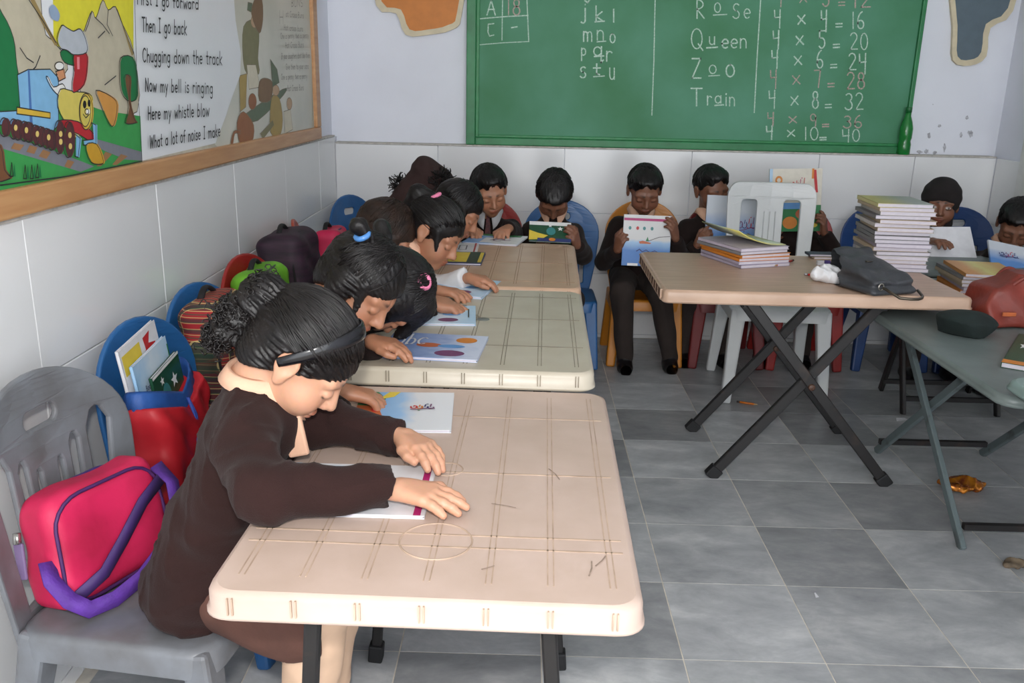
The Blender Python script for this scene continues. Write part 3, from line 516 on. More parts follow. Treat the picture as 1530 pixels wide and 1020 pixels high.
make_chair('fan', 'grey plastic chair with fan-slotted back, nearest the camera', m_cg, (-.645, 1.44), RZL-.14, GL_)
make_chair('kid', 'blue plastic chair holding the red drawstring bag', m_cb, (-.675, 1.85), RZL-.2, GL_)
make_chair('kid', 'blue plastic chair holding the red plaid backpack', m_cb, (-.675, 2.215), RZL-.2, GL_)
make_chair('kid', 'red plastic chair holding the green backpack on the left wall', m_cr, (-.675, 2.63), RZL-.2, GL_)
make_chair('kid', 'dark red chair hidden under the purple backpack', m_dr, (-.68, 3.04), RZL-.1, GL_)
make_chair('kid', 'orange-red plastic chair turned sideways near the left corner', m_or, (-.70, 3.44), RZL+.2, GL_)
make_chair('kid', 'blue plastic chair standing in the back left corner', m_cb, (-.665, 4.13), RZL-.45, GL_)
make_chair('kid', 'red plastic chair behind the child in a striped tie', m_cr, (-.185, 4.02), math.pi, GB_)
make_chair('kid', 'blue plastic chair under the child holding a green book', m_cb, (.18, 4.02), math.pi, GB_)
make_chair('kid', 'mustard plastic chair of the child holding up a white and blue book', m_co, (.575, 4.08), math.pi, GB_)
make_chair('kid', 'dark red plastic chair of the child behind the white chair', m_dr, (.955, 4.08), math.pi, GB_)
make_chair('kid', 'red plastic chair of the child hidden behind the raised fish book', m_cr, (1.315, 4.08), math.pi, GB_)
make_chair('kid', 'dark blue plastic chair in the right corner beside the black cap wearer', m_cb2, (2.10, 4.10), math.pi, GB_)
make_chair('kid', 'dark blue plastic chair under the child in the black cap', m_cb2, (1.72, 4.10), math.pi, GB_)
make_chair('adult', 'white plastic chair with slotted back behind the centre table', m_cw, (1.065, 3.655), math.pi-.06, name='adult_chair')
# ================================================================ PEOPLE: implicit bodies meshed with sparse surface nets
F4 = np.float32
def sdf_mesh(fn, lo, hi, h, B=4):
    lo = np.array(lo, float); nb = np.ceil((np.array(hi)-lo)/(h*B)).astype(int)+1
    ii = np.stack(np.meshgrid(*[np.arange(n) for n in nb], indexing='ij'), -1).reshape(-1, 3)
    ctr = lo+(ii*B+B/2)*h
    keep = np.abs(fn(ctr.astype(F4))) < h*B*1.35
    ii = ii[keep]
    cor = np.stack(np.meshgrid(*[np.arange(B+1)]*3, indexing='ij'), -1).reshape(-1, 3)
    gi = ii[:, None, :]*B+cor[None]
    d = fn((lo+gi.reshape(-1, 3)*h).astype(F4)).reshape(-1, B+1, B+1, B+1)
    s = d < 0
    c8 = [(a, b, c) for a in (0, 1) for b in (0, 1) for c in (0, 1)]
    sub = lambda A, o: A[:, o[0]:o[0]+B, o[1]:o[1]+B, o[2]:o[2]+B]
    cnt = sum(sub(s, o).astype(np.int8) for o in c8); act = (cnt > 0) & (cnt < 8)
    bi, ax, ay, az = np.nonzero(act); cell = ii[bi]*B+np.stack([ax, ay, az], 1)
    acc = np.zeros((len(bi), 3)); num = np.zeros(len(bi))
    val = {o: sub(d, o)[act] for o in c8}
    for o in c8:
        for k in range(3):
            if o[k] == 0:
                p = list(o); p[k] = 1; p = tuple(p); a, b = val[o], val[p]; m = (a < 0) != (b < 0)
                t = np.where(m, a/np.where(np.abs(a-b) < 1e-9, 1e-9, a-b), 0); pos = np.tile(np.array(o, float), (len(a), 1)); pos[:, k] += t
                acc += pos*m[:, None]; num += m
    V = lo+(cell+acc/num[:, None])*h
    dim = nb*B+2; key = (cell[:, 0]*dim[1]+cell[:, 1])*dim[2]+cell[:, 2]; order = np.argsort(key); ks = key[order]
    def find(c):
        k = (c[:, 0]*dim[1]+c[:, 1])*dim[2]+c[:, 2]; j = np.searchsorted(ks, k); j = np.minimum(j, len(ks)-1); return np.where(ks[j] == k, order[j], -1)
    quads = []
    for k in range(3):
        p = [0, 0, 0]; p[k] = 1; a, b = val[(0, 0, 0)], val[tuple(p)]; m = (a < 0) != (b < 0)
        u, w_ = (k+1) % 3, (k+2) % 3; c = cell[m]; e1 = np.zeros(3, int); e1[u] = 1; e2 = np.zeros(3, int); e2[w_] = 1
        q = np.stack([find(c), find(c-e1), find(c-e1-e2), find(c-e2)], 1); fl_ = (a[m] < 0); q[~fl_] = q[~fl_][:, ::-1]
        quads.append(q[(q >= 0).all(1)])
    Q = np.concatenate(quads); return V, Q
def np_mesh(name, V, Q, col=None):
    me = bpy.data.meshes.new(name); me.vertices.add(len(V)); me.vertices.foreach_set('co', V.astype(F4).ravel())
    me.loops.add(len(Q)*4); me.loops.foreach_set('vertex_index', Q.astype(np.int32).ravel()); me.polygons.add(len(Q))
    me.polygons.foreach_set('loop_start', np.arange(len(Q), dtype=np.int32)*4); me.polygons.foreach_set('use_smooth', np.ones(len(Q), bool)); me.update(calc_edges=True)
    if col is not None:
        at = me.color_attributes.new('tint', 'FLOAT_COLOR', 'POINT'); c4 = np.ones((len(V), 4), F4); c4[:, :3] = col; at.data.foreach_set('color', c4.ravel())
    return me
def seg(p, a, b, r1, r2=None):
    r2 = r1 if r2 is None else r2; a, b = np.asarray(a, F4), np.asarray(b, F4); ba = b-a; pa = p-a
    t = np.clip(pa@ba/max(float(ba@ba), 1e-9), 0, 1); return np.linalg.norm(pa-t[:, None]*ba, axis=1)-(r1+(r2-r1)*t)
def ell(p, c, r, Rm=None):
    q = p-np.asarray(c, F4)
    if Rm is not None: q = q@np.asarray(Rm, F4)
    r = np.asarray(r, F4); k0 = np.linalg.norm(q/r, axis=1); k1 = np.linalg.norm(q/(r*r), axis=1); return k0*(k0-1)/np.maximum(k1, 1e-6)
def smin(a, b, k): h = np.clip(.5+.5*(b-a)/k, 0, 1); return b+(a-b)*h-k*h*(1-h)
def smax(a, b, k): return -smin(-a, -b, k)
def near(P_, c, rad, f):
    """evaluate f only inside a ball, a cheap bound elsewhere"""
    dist = np.linalg.norm(P_-np.asarray(c, F4), axis=1); out = (dist-rad*.8).astype(F4); out = np.maximum(out, rad*.2); m = dist < rad
    if m.any(): out[m] = f(P_[m])
    return out
unit = lambda v: np.asarray(v, float)/np.linalg.norm(v)
def frame(f, u): f = unit(f); r = unit(np.cross(f, u)); return np.stack([r, f, np.cross(r, f)], 1)     # columns right, forward, up
def head_sdf(q):
    d = ell(q, (0, -.012, .03), (.072, .088, .078)); d = smin(d, ell(q, (0, .03, -.032), (.056, .054, .066)), .03)
    d = smin(d, ell(q, (0, .056, -.082), (.022, .022, .02)), .025); x = np.abs(q[:, 0]); qa = q.copy(); qa[:, 0] = x
    d = smin(d, ell(qa, (.031, .048, -.036), (.03, .03, .03)), .02); d = smin(d, seg(qa, (.012, .074, .02), (.042, .064, .02), .012), .014)
    d = smax(d, -ell(qa, (.031, .099, .0), (.019, .018, .012)), .012); d = smin(d, ell(qa, (.031, .0715, -.001), (.0165, .0125, .0115)), .004)
    d = smin(d, seg(q, (0, .080, .008), (0, .0985, -.026), .0075, .0105), .012); d = smin(d, ell(qa, (.0105, .088, -.031), (.0075, .009, .007)), .006)
    d = smin(d, ell(q, (0, .0815, -.0545), (.0215, .0105, .0055)), .005); d = smin(d, ell(q, (0, .0790, -.0645), (.0175, .0105, .0065)), .005)
    e = smin(ell(qa, (.077, -.010, .004), (.008, .020, .024)), ell(qa, (.075, -.004, -.022), (.007, .011, .014)), .01); e = smax(e, -ell(qa, (.087, -.004, .003), (.0075, .0125, .0165)), .003); e = smin(e, ell(qa, (.077, .004, -.006), (.005, .004, .006)), .003)
    return smin(d, e, .006)
SKIN = {}
def skin_mat():
    if SKIN: return SKIN['m']
    m = bpy.data.materials.new('skin'); m.use_nodes = True; nt = m.node_tree; b = nt.nodes['Principled BSDF']
    at = nt.nodes.new('ShaderNodeAttribute'); at.attribute_name = 'tint'; nz = nt.nodes.new('ShaderNodeTexNoise'); nz.inputs['Scale'].default_value = 70
    mx = nt.nodes.new('ShaderNodeMixRGB'); mx.blend_type = 'MULTIPLY'; mx.inputs[0].default_value = .12; nt.links.new(at.outputs['Color'], mx.inputs[1]); nt.links.new(nz.outputs['Color'], mx.inputs[2])
    nt.links.new(mx.outputs[0], b.inputs['Base Color']); b.inputs['Roughness'].default_value = .48; b.inputs['Subsurface Weight'].default_value = .12; b.inputs['Subsurface Radius'].default_value = (.01, .004, .002); b.inputs['Subsurface Scale'].default_value = .5
    SKIN['m'] = m; return m
def head_paint(q, base, eyes=False):
    b = np.array(lin(base)); col = np.tile(b, (len(q), 1)); x = np.abs(q[:, 0]); qa = q.copy(); qa[:, 0] = x
    def mix(mask, c): col[:] = col*(1-mask[:, None])+np.array(c)*mask[:, None]
    sm = lambda d, w_: np.clip(.5-d/w_, 0, 1)
    mix(.45*sm(ell(qa, (.034, .06, -.032), (.022, .03, .02)), .02), b*np.array([1.05, .82, .78]))
    lip = np.minimum(ell(q, (0, .086, -.0545), (.0205, .012, .0058)), ell(q, (0, .083, -.0645), (.0165, .012, .0062))); mix(.75*sm(lip, .003), b*np.array([.80, .45, .42]))
    mix(.9*sm(seg(q, (-.019, .088, -.0597), (.019, .088, -.0597), .0012), .002), b*.2)
    brow = seg(qa, (.014, .085, .023), (.046, .066, .026), .0044, .0030); mix(.88*sm(brow, .004), (.012, .009, .008))
    lash = seg(qa, (.0165, .084, -.0085), (.047, .072, -.0075), .0023, .0025); mix(.95*sm(lash, .0025), (.008, .006, .006))
    if eyes:
        mix(.95*sm(ell(qa, (.031, .085, -.0005), (.0115, .02, .0048)), .002), (.62, .6, .58)); mix(sm(ell(qa, (.033, .088, -.0005), (.0048, .02, .0048)), .002), (.012, .008, .006)); mix(.9*sm(seg(qa, (.018, .086, .0045), (.045, .075, .0045), .0016), .002), (.01, .008, .008))
    return col
m_hair = M('black_hair', (22, 18, 18), .42, c2=(12, 10, 11), scale=30, stretch=(1, 1, 1), bump=.25, bscale=260, spec=.35)
m_hairb = M('brown_black_hair', (52, 36, 28), .5, c2=(30, 22, 18), scale=30, bump=.25, bscale=260, spec=.3)
m_hairs = M('hair_sheen_strands', (24, 20, 20), .4, var=.25, scale=60, spec=.45)
m_knit = M('brown_knit', (44, 26, 24), .92, var=.08, scale=12, bump=.35, bscale=420, sheen=.05, spec=.2)
m_dknit = M('dark_brown_knit', (34, 24, 22), .92, var=.08, scale=12, bump=.3, bscale=420, sheen=.04, spec=.2)
m_white = M('white_shirt_cloth', (205, 204, 206), .8, var=.04, scale=20, bump=.12, bscale=90)
m_peach = M('peach_cloth', (226, 180, 152), .82, var=.05, scale=20, bump=.15, bscale=150)
m_peachd = M('beige_trouser_cloth', (214, 180, 152), .82, var=.05, scale=16, bump=.2, bscale=60)
m_brown = M('brown_skirt_cloth', (88, 56, 46), .85, var=.08, scale=18, bump=.2, bscale=120)
m_trou = M('dark_brown_trouser', (46, 36, 32), .9, var=.1, scale=18, bump=.15, bscale=200)
m_shoe = M('black_shoe_leather', (24, 22, 24), .4, var=.2, scale=30)
m_beanie = M('brown_beanie_knit', (50, 30, 28), .92, var=.08, scale=14, bump=.4, bscale=300)
m_cap = M('black_cap_knit', (26, 20, 20), .92, var=.1, scale=14, bump=.4, bscale=300)
def hand_parts(W, d, up, side, curl=(.3, .35, .4, .5), spread=.10, s=1., thumb=.5):
    """segments of a hand: (palm list, finger list); W wrist, d direction, up = back of the hand"""
    Rm = frame(d, up); fx = Rm[:, 1]; u = Rm[:, 2]; tx = np.cross(u, fx)*(1 if side == 'R' else -1)     # tx: towards the thumb
    L = lambda x, y, z: W+s*(x*tx+y*fx+z*u)
    palm, fing = [], []
    ks = [(.0215, .054), (.0075, .058), (-.0065, .055), (-.0195, .048)]; ln = [(.020, .014, .011), (.023, .016, .011), (.021, .015, .011), (.016, .011, .010)]
    for (kx, ky), l3, c, i in zip(ks, ln, curl, range(4)):
        palm.append((L(kx*.55, .004, 0), L(kx, ky, .002), .0125*s, .0100*s)); p = L(kx, ky, .002); a = 0.; sp = spread*(1.2-i*.8); r = .0086*s
        for j, ll in enumerate(l3):
            a += c*(.75 if j == 0 else 1.); dr = math.cos(a)*(math.cos(sp)*fx+math.sin(sp)*tx)-math.sin(a)*u; n = p+dr*ll*s*1.12; r2 = r*(.93 if j < 2 else .86); fing.append((p, n, r, r2)); p, r = n, r2
    p = L(.016, .014, -.003); q = L(.033, .034, -.006); palm.append((p, q, .0115*s, .0098*s))
    e = L(.036+.012*thumb, .055, -.009); g_ = L(.034+.008*thumb, .072, -.013); fing += [(q, e, .0094*s, .0084*s), (e, g_, .0084*s, .0068*s)]
    return palm, fing
def strands(par, c, Rm, s, paths, rad, mat, name='hair_strands'):
    g = G()
    for pts in paths: g.tube([c+Rm@(np.array(p)*s) for p in pts], rad*s, 4)
    o = g.obj(name, mat, par); o['kind'] = 'stuff'; return o
HC, HRAD = np.array([0, -.012, .03]), np.array([.072, .088, .078])
def scalp(dirv, t): return HC+unit(dirv)*(HRAD+t)*1.0 if False else HC+np.array(unit(dirv/ (HRAD+t)) if False else unit(dirv))*(HRAD+t)
def comb(n, starts, end, t=.0115, jit=.05, npt=10):
    """strand paths over the scalp from start directions to one gathering direction"""
    out = []
    for k in range(n):
        a = unit(np.array(starts(rng.random()))+rng.normal(0, jit, 3)); e = unit(np.array(end)+rng.normal(0, jit*1.6, 3)); om = math.acos(np.clip(a@e, -1, 1)); lift = t+rng.uniform(-.003, .0015); out.append([scalp((math.sin((1-q)*om)*a+math.sin(q*om)*e)/max(math.sin(om), .05), lift) for q in np.linspace(0, 1, npt)])
    return out
def sphere_fuzz(center, rad, n, ln, curl=1.):
    out = []
    for k in range(n):
        d = unit(rng.normal(0, 1, 3)); p = np.array(center)+d*np.array(rad)*rng.uniform(.6, 1.); ax = unit(rng.normal(0, 1, 3)); pts = [p]; dr = unit(d*.6+rng.normal(0, .5, 3))
        for j in range(8): dr = unit(dr+np.cross(ax, dr)*.55*curl+rng.normal(0, .1, 3)); p = p+dr*ln/8; pts.append(p)
        out.append(pts)
    return out
def person(label, hip, chest, face, head, hf, hu, hands=None, knees=None, feet=None, skin=(176, 128, 100), sweater=None, top='sweater', hair='boy', hres=.0045, s=.95, group='children at the tables', collar=True, collar_c=None, elbows=None, trouser=None, skirt=False, tie=False, hat=None, shw=.10, fold=.0026, drop=.012, nl=.042, eyes=False):
    hip, chest, head = [np.array(v, float) for v in (hip, chest, head)]; fz = unit((face[0], face[1], 0)); r = unit(np.cross(fz, (0, 0, 1))); up = np.array([0, 0, 1.])
    knees = None if knees is None else [np.array(k_, float) for k_ in knees]; feet = None if feet is None else [np.array(k_, float) for k_ in feet]
    root = thing('person', label, 'person', (hip[0], hip[1], 0), 0, group)
    Hm = frame(hf, hu); hinv = Hm.astype(F4)
    tl = lambda P_: ((P_-head.astype(F4))@hinv)/s
    shR, shL = chest+r*shw*s-up*drop, chest-r*shw*s-up*drop; spine = unit(chest-hip)
    arms = []
    for sd, sh in (('R', shR), ('L', shL)):
        hs = (hands or {}).get(sd)
        if hs is None: W = sh+fz*.20+np.array([0, 0, -.14]); d, u_ = fz, up; cu, spd, th = (.5, .5, .55, .6), .08, .4
        else: W, d, u_ = np.array(hs[0], float), np.array(hs[1], float), np.array(hs[2], float); cu = hs[3] if len(hs) > 3 else (.3, .35, .4, .5); spd = hs[4] if len(hs) > 4 else .1; th = hs[5] if len(hs) > 5 else .5
        if elbows and sd in elbows: E_ = np.array(elbows[sd], float)
        else:
            v = W-sh; dist = np.linalg.norm(v); l1, l2 = .19*s, .165*s; pole = unit(-fz*.35+(r if sd == 'R' else -r)*.55+np.array([0, 0, -1.])); x = min(max((l1*l1-l2*l2+dist*dist)/(2*dist), 0), dist); hgt = math.sqrt(max(l1*l1-x*x, .0004)); n = unit(v); pole = unit(pole-n*(pole@n)); E_ = sh+n*x+pole*hgt
        arms.append((sd, sh, E_, W, *hand_parts(W, d, u_, sd, cu, spd, s, th), unit(W-E_)))
    nk = head+Hm@np.array([0, -.03, -.06])*s; nv = nk-(chest+up*.02*s); nb = nk-unit(nv)*min(nl*s, np.linalg.norm(nv)*.8)
    # ---- body (one continuous skin surface)
    def body(P_):
        d = near(P_, head, .17*s, lambda q: head_sdf(tl(q))*s); d = smin(d, seg(P_, nk, nb, .039*s, .045*s), .02)
        d = smin(d, seg(P_, nb, chest, .045*s, .055*s), .02); d = smin(d, seg(P_, chest, hip, .055*s, .06*s), .03); d = smin(d, seg(P_, shL, shR, .03*s), .03)
        for sd, sh, E_, W, palm, fing, ad in arms:
            d = smin(d, seg(P_, sh, E_, .028*s, .024*s), .02); d = smin(d, seg(P_, E_, W, .024*s, .0165*s), .01)
            def hd(q):
                a = None
                for x in palm: y = seg(q, *x); a = y if a is None else smin(a, y, .010*s)
                for x in fing: a = smin(a, seg(q, *x), .0035*s)
                return a
            d = smin(d, near(P_, W+0.06*s*unit(palm[1][1]-W), .14*s, hd), .008*s)
        if knees is not None:
            for k_, sg in zip(knees, (1, -1)): d = smin(d, seg(P_, hip+r*.05*sg, k_, .04, .03), .02)
        return d
    pts = np.array([head, hip, chest, shR, shL]+[a[2] for a in arms]+[a[3] for a in arms]+(list(knees) if knees is not None else [])); lo, hi = pts.min(0)-.16, pts.max(0)+.16
    V, Q = sdf_mesh(body, lo, hi, hres); q = ((V-head)@Hm)/s; col = np.tile(np.array(lin(skin)), (len(V), 1)); m = np.linalg.norm(q, axis=1) < .16; col[m] = head_paint(q[m], skin, eyes)
    for a in arms:      # nails and knuckles
        for i_, (p0, p1, r0, r1) in enumerate(a[5]):
            if i_ in (2, 5, 8, 11, 13):
                k = np.linalg.norm(V-(p1*.75+p0*.25), axis=1) < r1*.9; col[k] = col[k]*np.array([1.08, .88, .86])
    def par(o): return child(o, root)
    par(link('body', np_mesh('body', V, Q, col), skin_mat()))
    # ---- clothes
    sm_ = sweater or m_dknit; kk = rng.normal(0, 1, (4, 3)); kk = kk/np.linalg.norm(kk, axis=1)[:, None]*np.array([55, 80, 110, 40])[:, None]; ph = rng.uniform(0, 6, 4)
    bw = .012 if skirt else 0.
    def cloth(P_):
        a, b = hip-(up*.035-fz*.01 if skirt else -up*.02), chest-up*.02; d = seg(P_, a, b, (.088+bw)*s, .068*s)
        for sg in (1, -1): d = smin(d, seg(P_, a+r*(.058 if skirt else .045)*sg*s, b+r*.045*sg*s, (.078+bw)*s, .062*s), .03)
        d = smin(d, seg(P_, shL+spine*-.005, shR-spine*.005, .047*s), .035); d = smin(d, seg(P_, chest-up*.02*s, nb, .07*s, .0505*s), .03)
        for sd, sh, E_, W, palm, fing, ad in arms:
            e2 = W-ad*.012*s; sl = seg(P_, sh, E_, .050*s, .041*s); f_ = seg(P_, E_, e2+ad*.03, .041*s, .031*s); f_ = np.maximum(f_, ((P_-e2.astype(F4))@ad.astype(F4))); d = smin(d, smin(sl, f_, .025), .022)
            cf = np.abs(((P_-(e2-ad*.012).astype(F4))@ad.astype(F4)))
        w_ = np.sin(P_@kk[0].astype(F4)+ph[0]+1.5*np.sin(P_@kk[3].astype(F4)+ph[3]))+.7*np.sin(P_@kk[1].astype(F4)+ph[1]+1.2*np.sin(P_@kk[0].astype(F4)))+.4*np.sin(P_@kk[2].astype(F4)+ph[2])
        cr_ = (1-np.abs(np.sin((P_@kk[1].astype(F4))*.55+2.2*np.sin(P_@kk[3].astype(F4)+ph[1])+ph[2])))**4; d = d+fold*(w_-1.1*cr_).astype(F4)
        nn = unit(nk-nb); return smax(d, -seg(P_, nb+nn*.012*s, nk+nn*.03, .046*s, .05*s), .008)
    V, Q = sdf_mesh(cloth, lo, hi, hres*1.7); par(link(top, np_mesh(top, V, Q), sm_))
    if skirt:
        def tunic(P_):
            d = None
            for k_, sg in zip(knees, (1, -1)):
                for z_ in (.0, -.045): x = seg(P_, hip+fz*.03+r*.035*sg-up*.03+up*z_*.3, hip*.12+k_*.88+up*(z_+.01)+r*.03*sg, .078*s, .062*s); d = x if d is None else smin(d, x, .03)
            d = d+.004*np.sin(P_@kk[0].astype(F4)*.8+ph[0])+.003*np.sin(P_@kk[1].astype(F4)+ph[2]); return np.maximum(np.maximum(d, (P_@fz.astype(F4))-(knees[0]@fz+.015)), -(P_[:, 2]-.335))
        p2 = np.array([hip]+list(knees)); V, Q = sdf_mesh(tunic, p2.min(0)-.16, p2.max(0)+.14, .006); par(link('tunic', np_mesh('tunic', V, Q), m_brown))
    if knees is not None:
        tm = trouser or m_trou
        def legs(P_):
            d = None
            for k_, f_, sg in zip(knees, feet, (1, -1)):
                x = smin(seg(P_, hip+r*(.04 if skirt else .055)*sg, k_, (.05 if skirt else .073)*s, .055*s), seg(P_, k_, np.array(f_)+np.array([0, 0, .06]), .056*s, .040*s), .02); d = x if d is None else smin(d, x, .015)
            return d+.0022*np.sin(P_@kk[1].astype(F4)+ph[1]+1.3*np.sin(P_@kk[0].astype(F4)))
        p2 = np.array([hip]+list(knees)+[np.array(f_) for f_ in feet]); V, Q = sdf_mesh(legs, p2.min(0)-.12, p2.max(0)+.12, max(hres*1.7, .006)); V[:, 2] = np.maximum(V[:, 2], .03); par(link('trousers', np_mesh('trousers', V, Q), tm))
        for f_ in feet:
            f_ = np.array(f_, float)
            def shoe(P_):
                d = smin(ell(P_, f_+fz*.035+up*.02, (.034, .034, .034)), seg(P_, f_-fz*.025+up*.028, f_+fz*.085+up*.022, .032, .026), .02); d = smin(d, seg(P_, f_+up*.03, f_+up*.065, .034, .036), .015); return np.maximum(d, -(P_[:, 2]-.002))
            V, Q = sdf_mesh(shoe, f_-.09-up*.03, f_+np.array([.14, .14, .14]) if False else f_+.13, .007); par(link('shoe', np_mesh('shoe', V, Q), m_shoe))
    # ---- collar
    if collar:
        ax = unit(unit(nk-nb)+np.array([0, 0, .6])); cr = unit(r-ax*(r@ax)); cf = np.cross(ax, cr); g = G(); n = 26; vs = []
        cf = cf if cf@fz > 0 else -cf
        for k in range(n+1):
            a = math.radians(14+332*k/n); ca = math.cos(a); sa = math.sin(a); fr = max(0, ca)**3
            for rad, z in ((.044, .002), (.047, .016-.006*fr), (.051, .015-.008*fr), (.063+.026*fr, -.007-.055*fr)): vs.append(nb+ax*(z+.012)*s+(cf*ca*(rad+.004)+cr*sa*rad*1.05)*s)
        g.add(vs, [(k*4+j, (k+1)*4+j, (k+1)*4+j+1, k*4+j+1) for k in range(n) for j in range(3)], 0, True); o = g.obj('collar', collar_c or m_peach); md = o.modifiers.new('thick', 'SOLIDIFY'); md.thickness = .0035; md.offset = 0; par(o)
        if tie:
            g = G(); t0 = nb+fz*.062*s+up*.0; g.prism(t0+up*.012, t0-up*.02, .022, .016, .016, .012, up=(1, 0, 0)); g.prism(t0-up*.018+fz*.012, t0-up*.10+fz*.03, .014, .006, .03, .006, up=(0, 1, 0)); par(g.obj('tie', M('striped_tie', (96, 44, 44), .7, c2=(60, 34, 40), scale=60)))
    # ---- hair or hat
    t_ = .010
    def cutline(q, y0, z0, y1, z1): n = unit((z1-z0, -(y1-y0))); return (q[:, 1]-y0)*n[0]+(q[:, 2]-z0)*n[1]
    hm = m_hairb if hair == 'brown' else m_hair
    def hairf(P_):
        q = tl(P_); d = ell(q, HC, HRAD+t_); qa = q.copy(); qa[:, 0] = np.abs(qa[:, 0])
        if hair == 'boy': d = smin(d, ell(q, (0, .03, .085), (.06, .06, .028)), .02); d = smax(d, cutline(q, -.012, -.022, .070, .062)+.006*np.sin(q[:, 0]*95+ph[0])+.004*np.sin(q[:, 0]*210+ph[1]), .003); d = smax(d, -(q[:, 2]+.050), .01)
        else:
            d = smin(d, ell(q, (0, -.05, -.03), (.062, .045, .05)), .03); d = smax(d, cutline(q, -.026, -.034, .084, .044)+.004*np.sin(q[:, 0]*80+ph[0]), .005)
            if hair == 'bun': d = smin(d, ell(q, (0, -.115, .038), (.036, .034, .034)), .012); d = smin(d, seg(q, (0, -.12, .02), (0, -.115, -.075), .030, .022)+.004*np.sin(q[:, 2]*160+q[:, 0]*120), .012)
            if hair in ('hang',):
                for sx in (-1, 1): d = smin(d, seg(q, (sx*.06, .0, .02), (sx*.055, .075, -.13), .036, .018), .03)
                d = smin(d, seg(q, (0, .06, .075), (.01, .12, .0), .03, .015), .03)
            if hair == 'tails':
                for sx in (-1, 1): d = smin(d, seg(q, (sx*.05, -.05, .10), (sx*.062, -.075, .105), .016, .020), .01)
            if hair == 'pony': d = smin(d, seg(q, (.0, -.08, .09), (.0, -.115, .075), .020, .026), .012); d = smin(d, seg(q, (0, -.115, .075), (0, -.13, -.02), .026, .012), .02)
            if hair in ('tails', 'hang', 'brown'): d = smin(d, ell(qa, (.074, -.006, -.004), (.022, .034, .044)), .015)
            if hair in ('tails', 'pony', 'brown', 'plain'):
                for sx in (-1, 1): d = smin(d, seg(q, (sx*.068, .03, .03), (sx*.066, .055, -.025), .014, .006), .012)
        if hair in ('boy', 'bun', 'pony', 'plain'): d = smax(d, -ell(qa, (.088, -.006, -.006), (.026, .027, .036)), .006)
        nx = np.arctan2(q[:, 0], q[:, 2]-.0); d = d+(.0011*np.sin(q[:, 1]*140+6*np.sin(nx*9))+.0012*np.sin(nx*46+q[:, 1]*30))
        return d*s
    if hat is None or hat == 'scarf':
        rr = .24*s; V, Q = sdf_mesh(hairf, head-rr, head+rr, hres*.9 if hres < .004 else .005); ho = par(link('hair', np_mesh('hair', V, Q), hm))
        if hair == 'boy': ps = comb(150, lambda u_: (math.cos(6.28*u_), math.sin(6.28*u_)*1.0-.1, .12 if math.sin(6.28*u_) < .4 else .55), (.15, -.25, 1.), .0125, .12, 7)
        elif hair in ('bun', 'pony'): ps = comb(420 if hres < .004 else 160, lambda u_: (math.cos(3.14*u_)*.95, .18+.75*math.sin(3.14*u_), .02+.62*math.sin(3.14*u_)), (0, -1, .22), .0118, .06, 12)
        else: ps = comb(110, lambda u_: (-1, .5-1.1*u_, -.1+.2*u_), (-.12, .1, 1), .0118, .1, 9)+comb(110, lambda u_: (1, .5-1.1*u_, -.1+.2*u_), (.12, .1, 1), .0118, .1, 9)
        if hair == 'bun':
            ps += sphere_fuzz((0, -.118, .035), (.032, .032, .032), 240, .045, 2.6)+sphere_fuzz((.0, -.125, -.03), (.03, .03, .04), 380, .045, 2.8)+sphere_fuzz((.0, -.115, -.075), (.028, .026, .03), 300, .045, 2.8)
        so = strands(root, head, Hm, s, ps, .0011 if hres < .004 else .0016, m_hairs if hair != 'brown' else m_hairb); par(so)
    if hat in ('beanie', 'cap'):
        def hatf(P_):
            q = tl(P_); d = ell(q, (0, -.012, .032), HRAD+.016)
            if hat == 'beanie': d = smin(d, ell(q, (0, -.07, .085), (.06, .05, .05)), .03); d = smin(d, seg(q, (0, -.06, -.03), (0, -.06, -.10), .075, .085), .03)
            d = smax(d, cutline(q, .02, -.08, .088, .045), .006) if hat == 'cap' else smax(d, cutline(q, .0, -.08, .085, .05), .006)
            if hat == 'cap': d = smin(d, smax(seg(q, (0, -.025, -.04), (0, -.02, -.09), .068, .07), cutline(q, .02, -.09, .03, .0), .01), .02)
            return (d+.0012*np.sin(q[:, 2]*150))*s
        rr = .22*s; V, Q = sdf_mesh(hatf, head-rr, head+rr, .005); par(link('knit_hat', np_mesh('knit_hat', V, Q), m_beanie if hat == 'beanie' else m_cap))
        if hat == 'beanie': par(strands(root, head, Hm, s, sphere_fuzz((.075, .0, .085), (.024, .03, .03), 160, .04, .4)+sphere_fuzz((-.04, -.12, -.035), (.022, .025, .03), 160, .04, .4), .0018, m_hair, 'fluffy_tassel'))
    root['hm'] = 0; del root['hm']
    return root, head, Hm, arms
# ---- the children
TZ1, TZ2, TZ3, CZT = .62, .66, .664, .66
sk1, sk2, sk3 = (200, 150, 122), (172, 120, 92), (124, 82, 62)
up3 = (0, 0, 1)
# girl nearest the camera
h1 = np.array([-.360, 1.366, .818])
g1, _, H1, A1 = person('child in brown cardigan and black headband reading at the nearest table', (-.570, 1.40, .430), (-.432, 1.370, .742), (1, .02), h1, (.68, .04, -.73), (.73, .02, .68),
  hands={'R': ((-.182, 1.222, .655), (.95, -.22, -.10), (.08, -.1, 1), (.22, .16, .18, .2), .16, 1.0), 'L': ((-.196, 1.408, .662), (.72, -.68, -.08), (.1, .1, 1), (.25, .3, .35, .4), .12, .2)},
  elbows={'R': (-.372, 1.165, .672), 'L': (-.365, 1.455, .672)}, knees=[(-.33, 1.29, .40), (-.33, 1.47, .40)], feet=[(-.37, 1.28, 0), (-.37, 1.48, 0)],
  skin=sk1, sweater=m_knit, top='cardigan', hair='bun', hres=.0026, s=.96, trouser=m_peachd, skirt=True, shw=.10, fold=.0036, drop=.035)
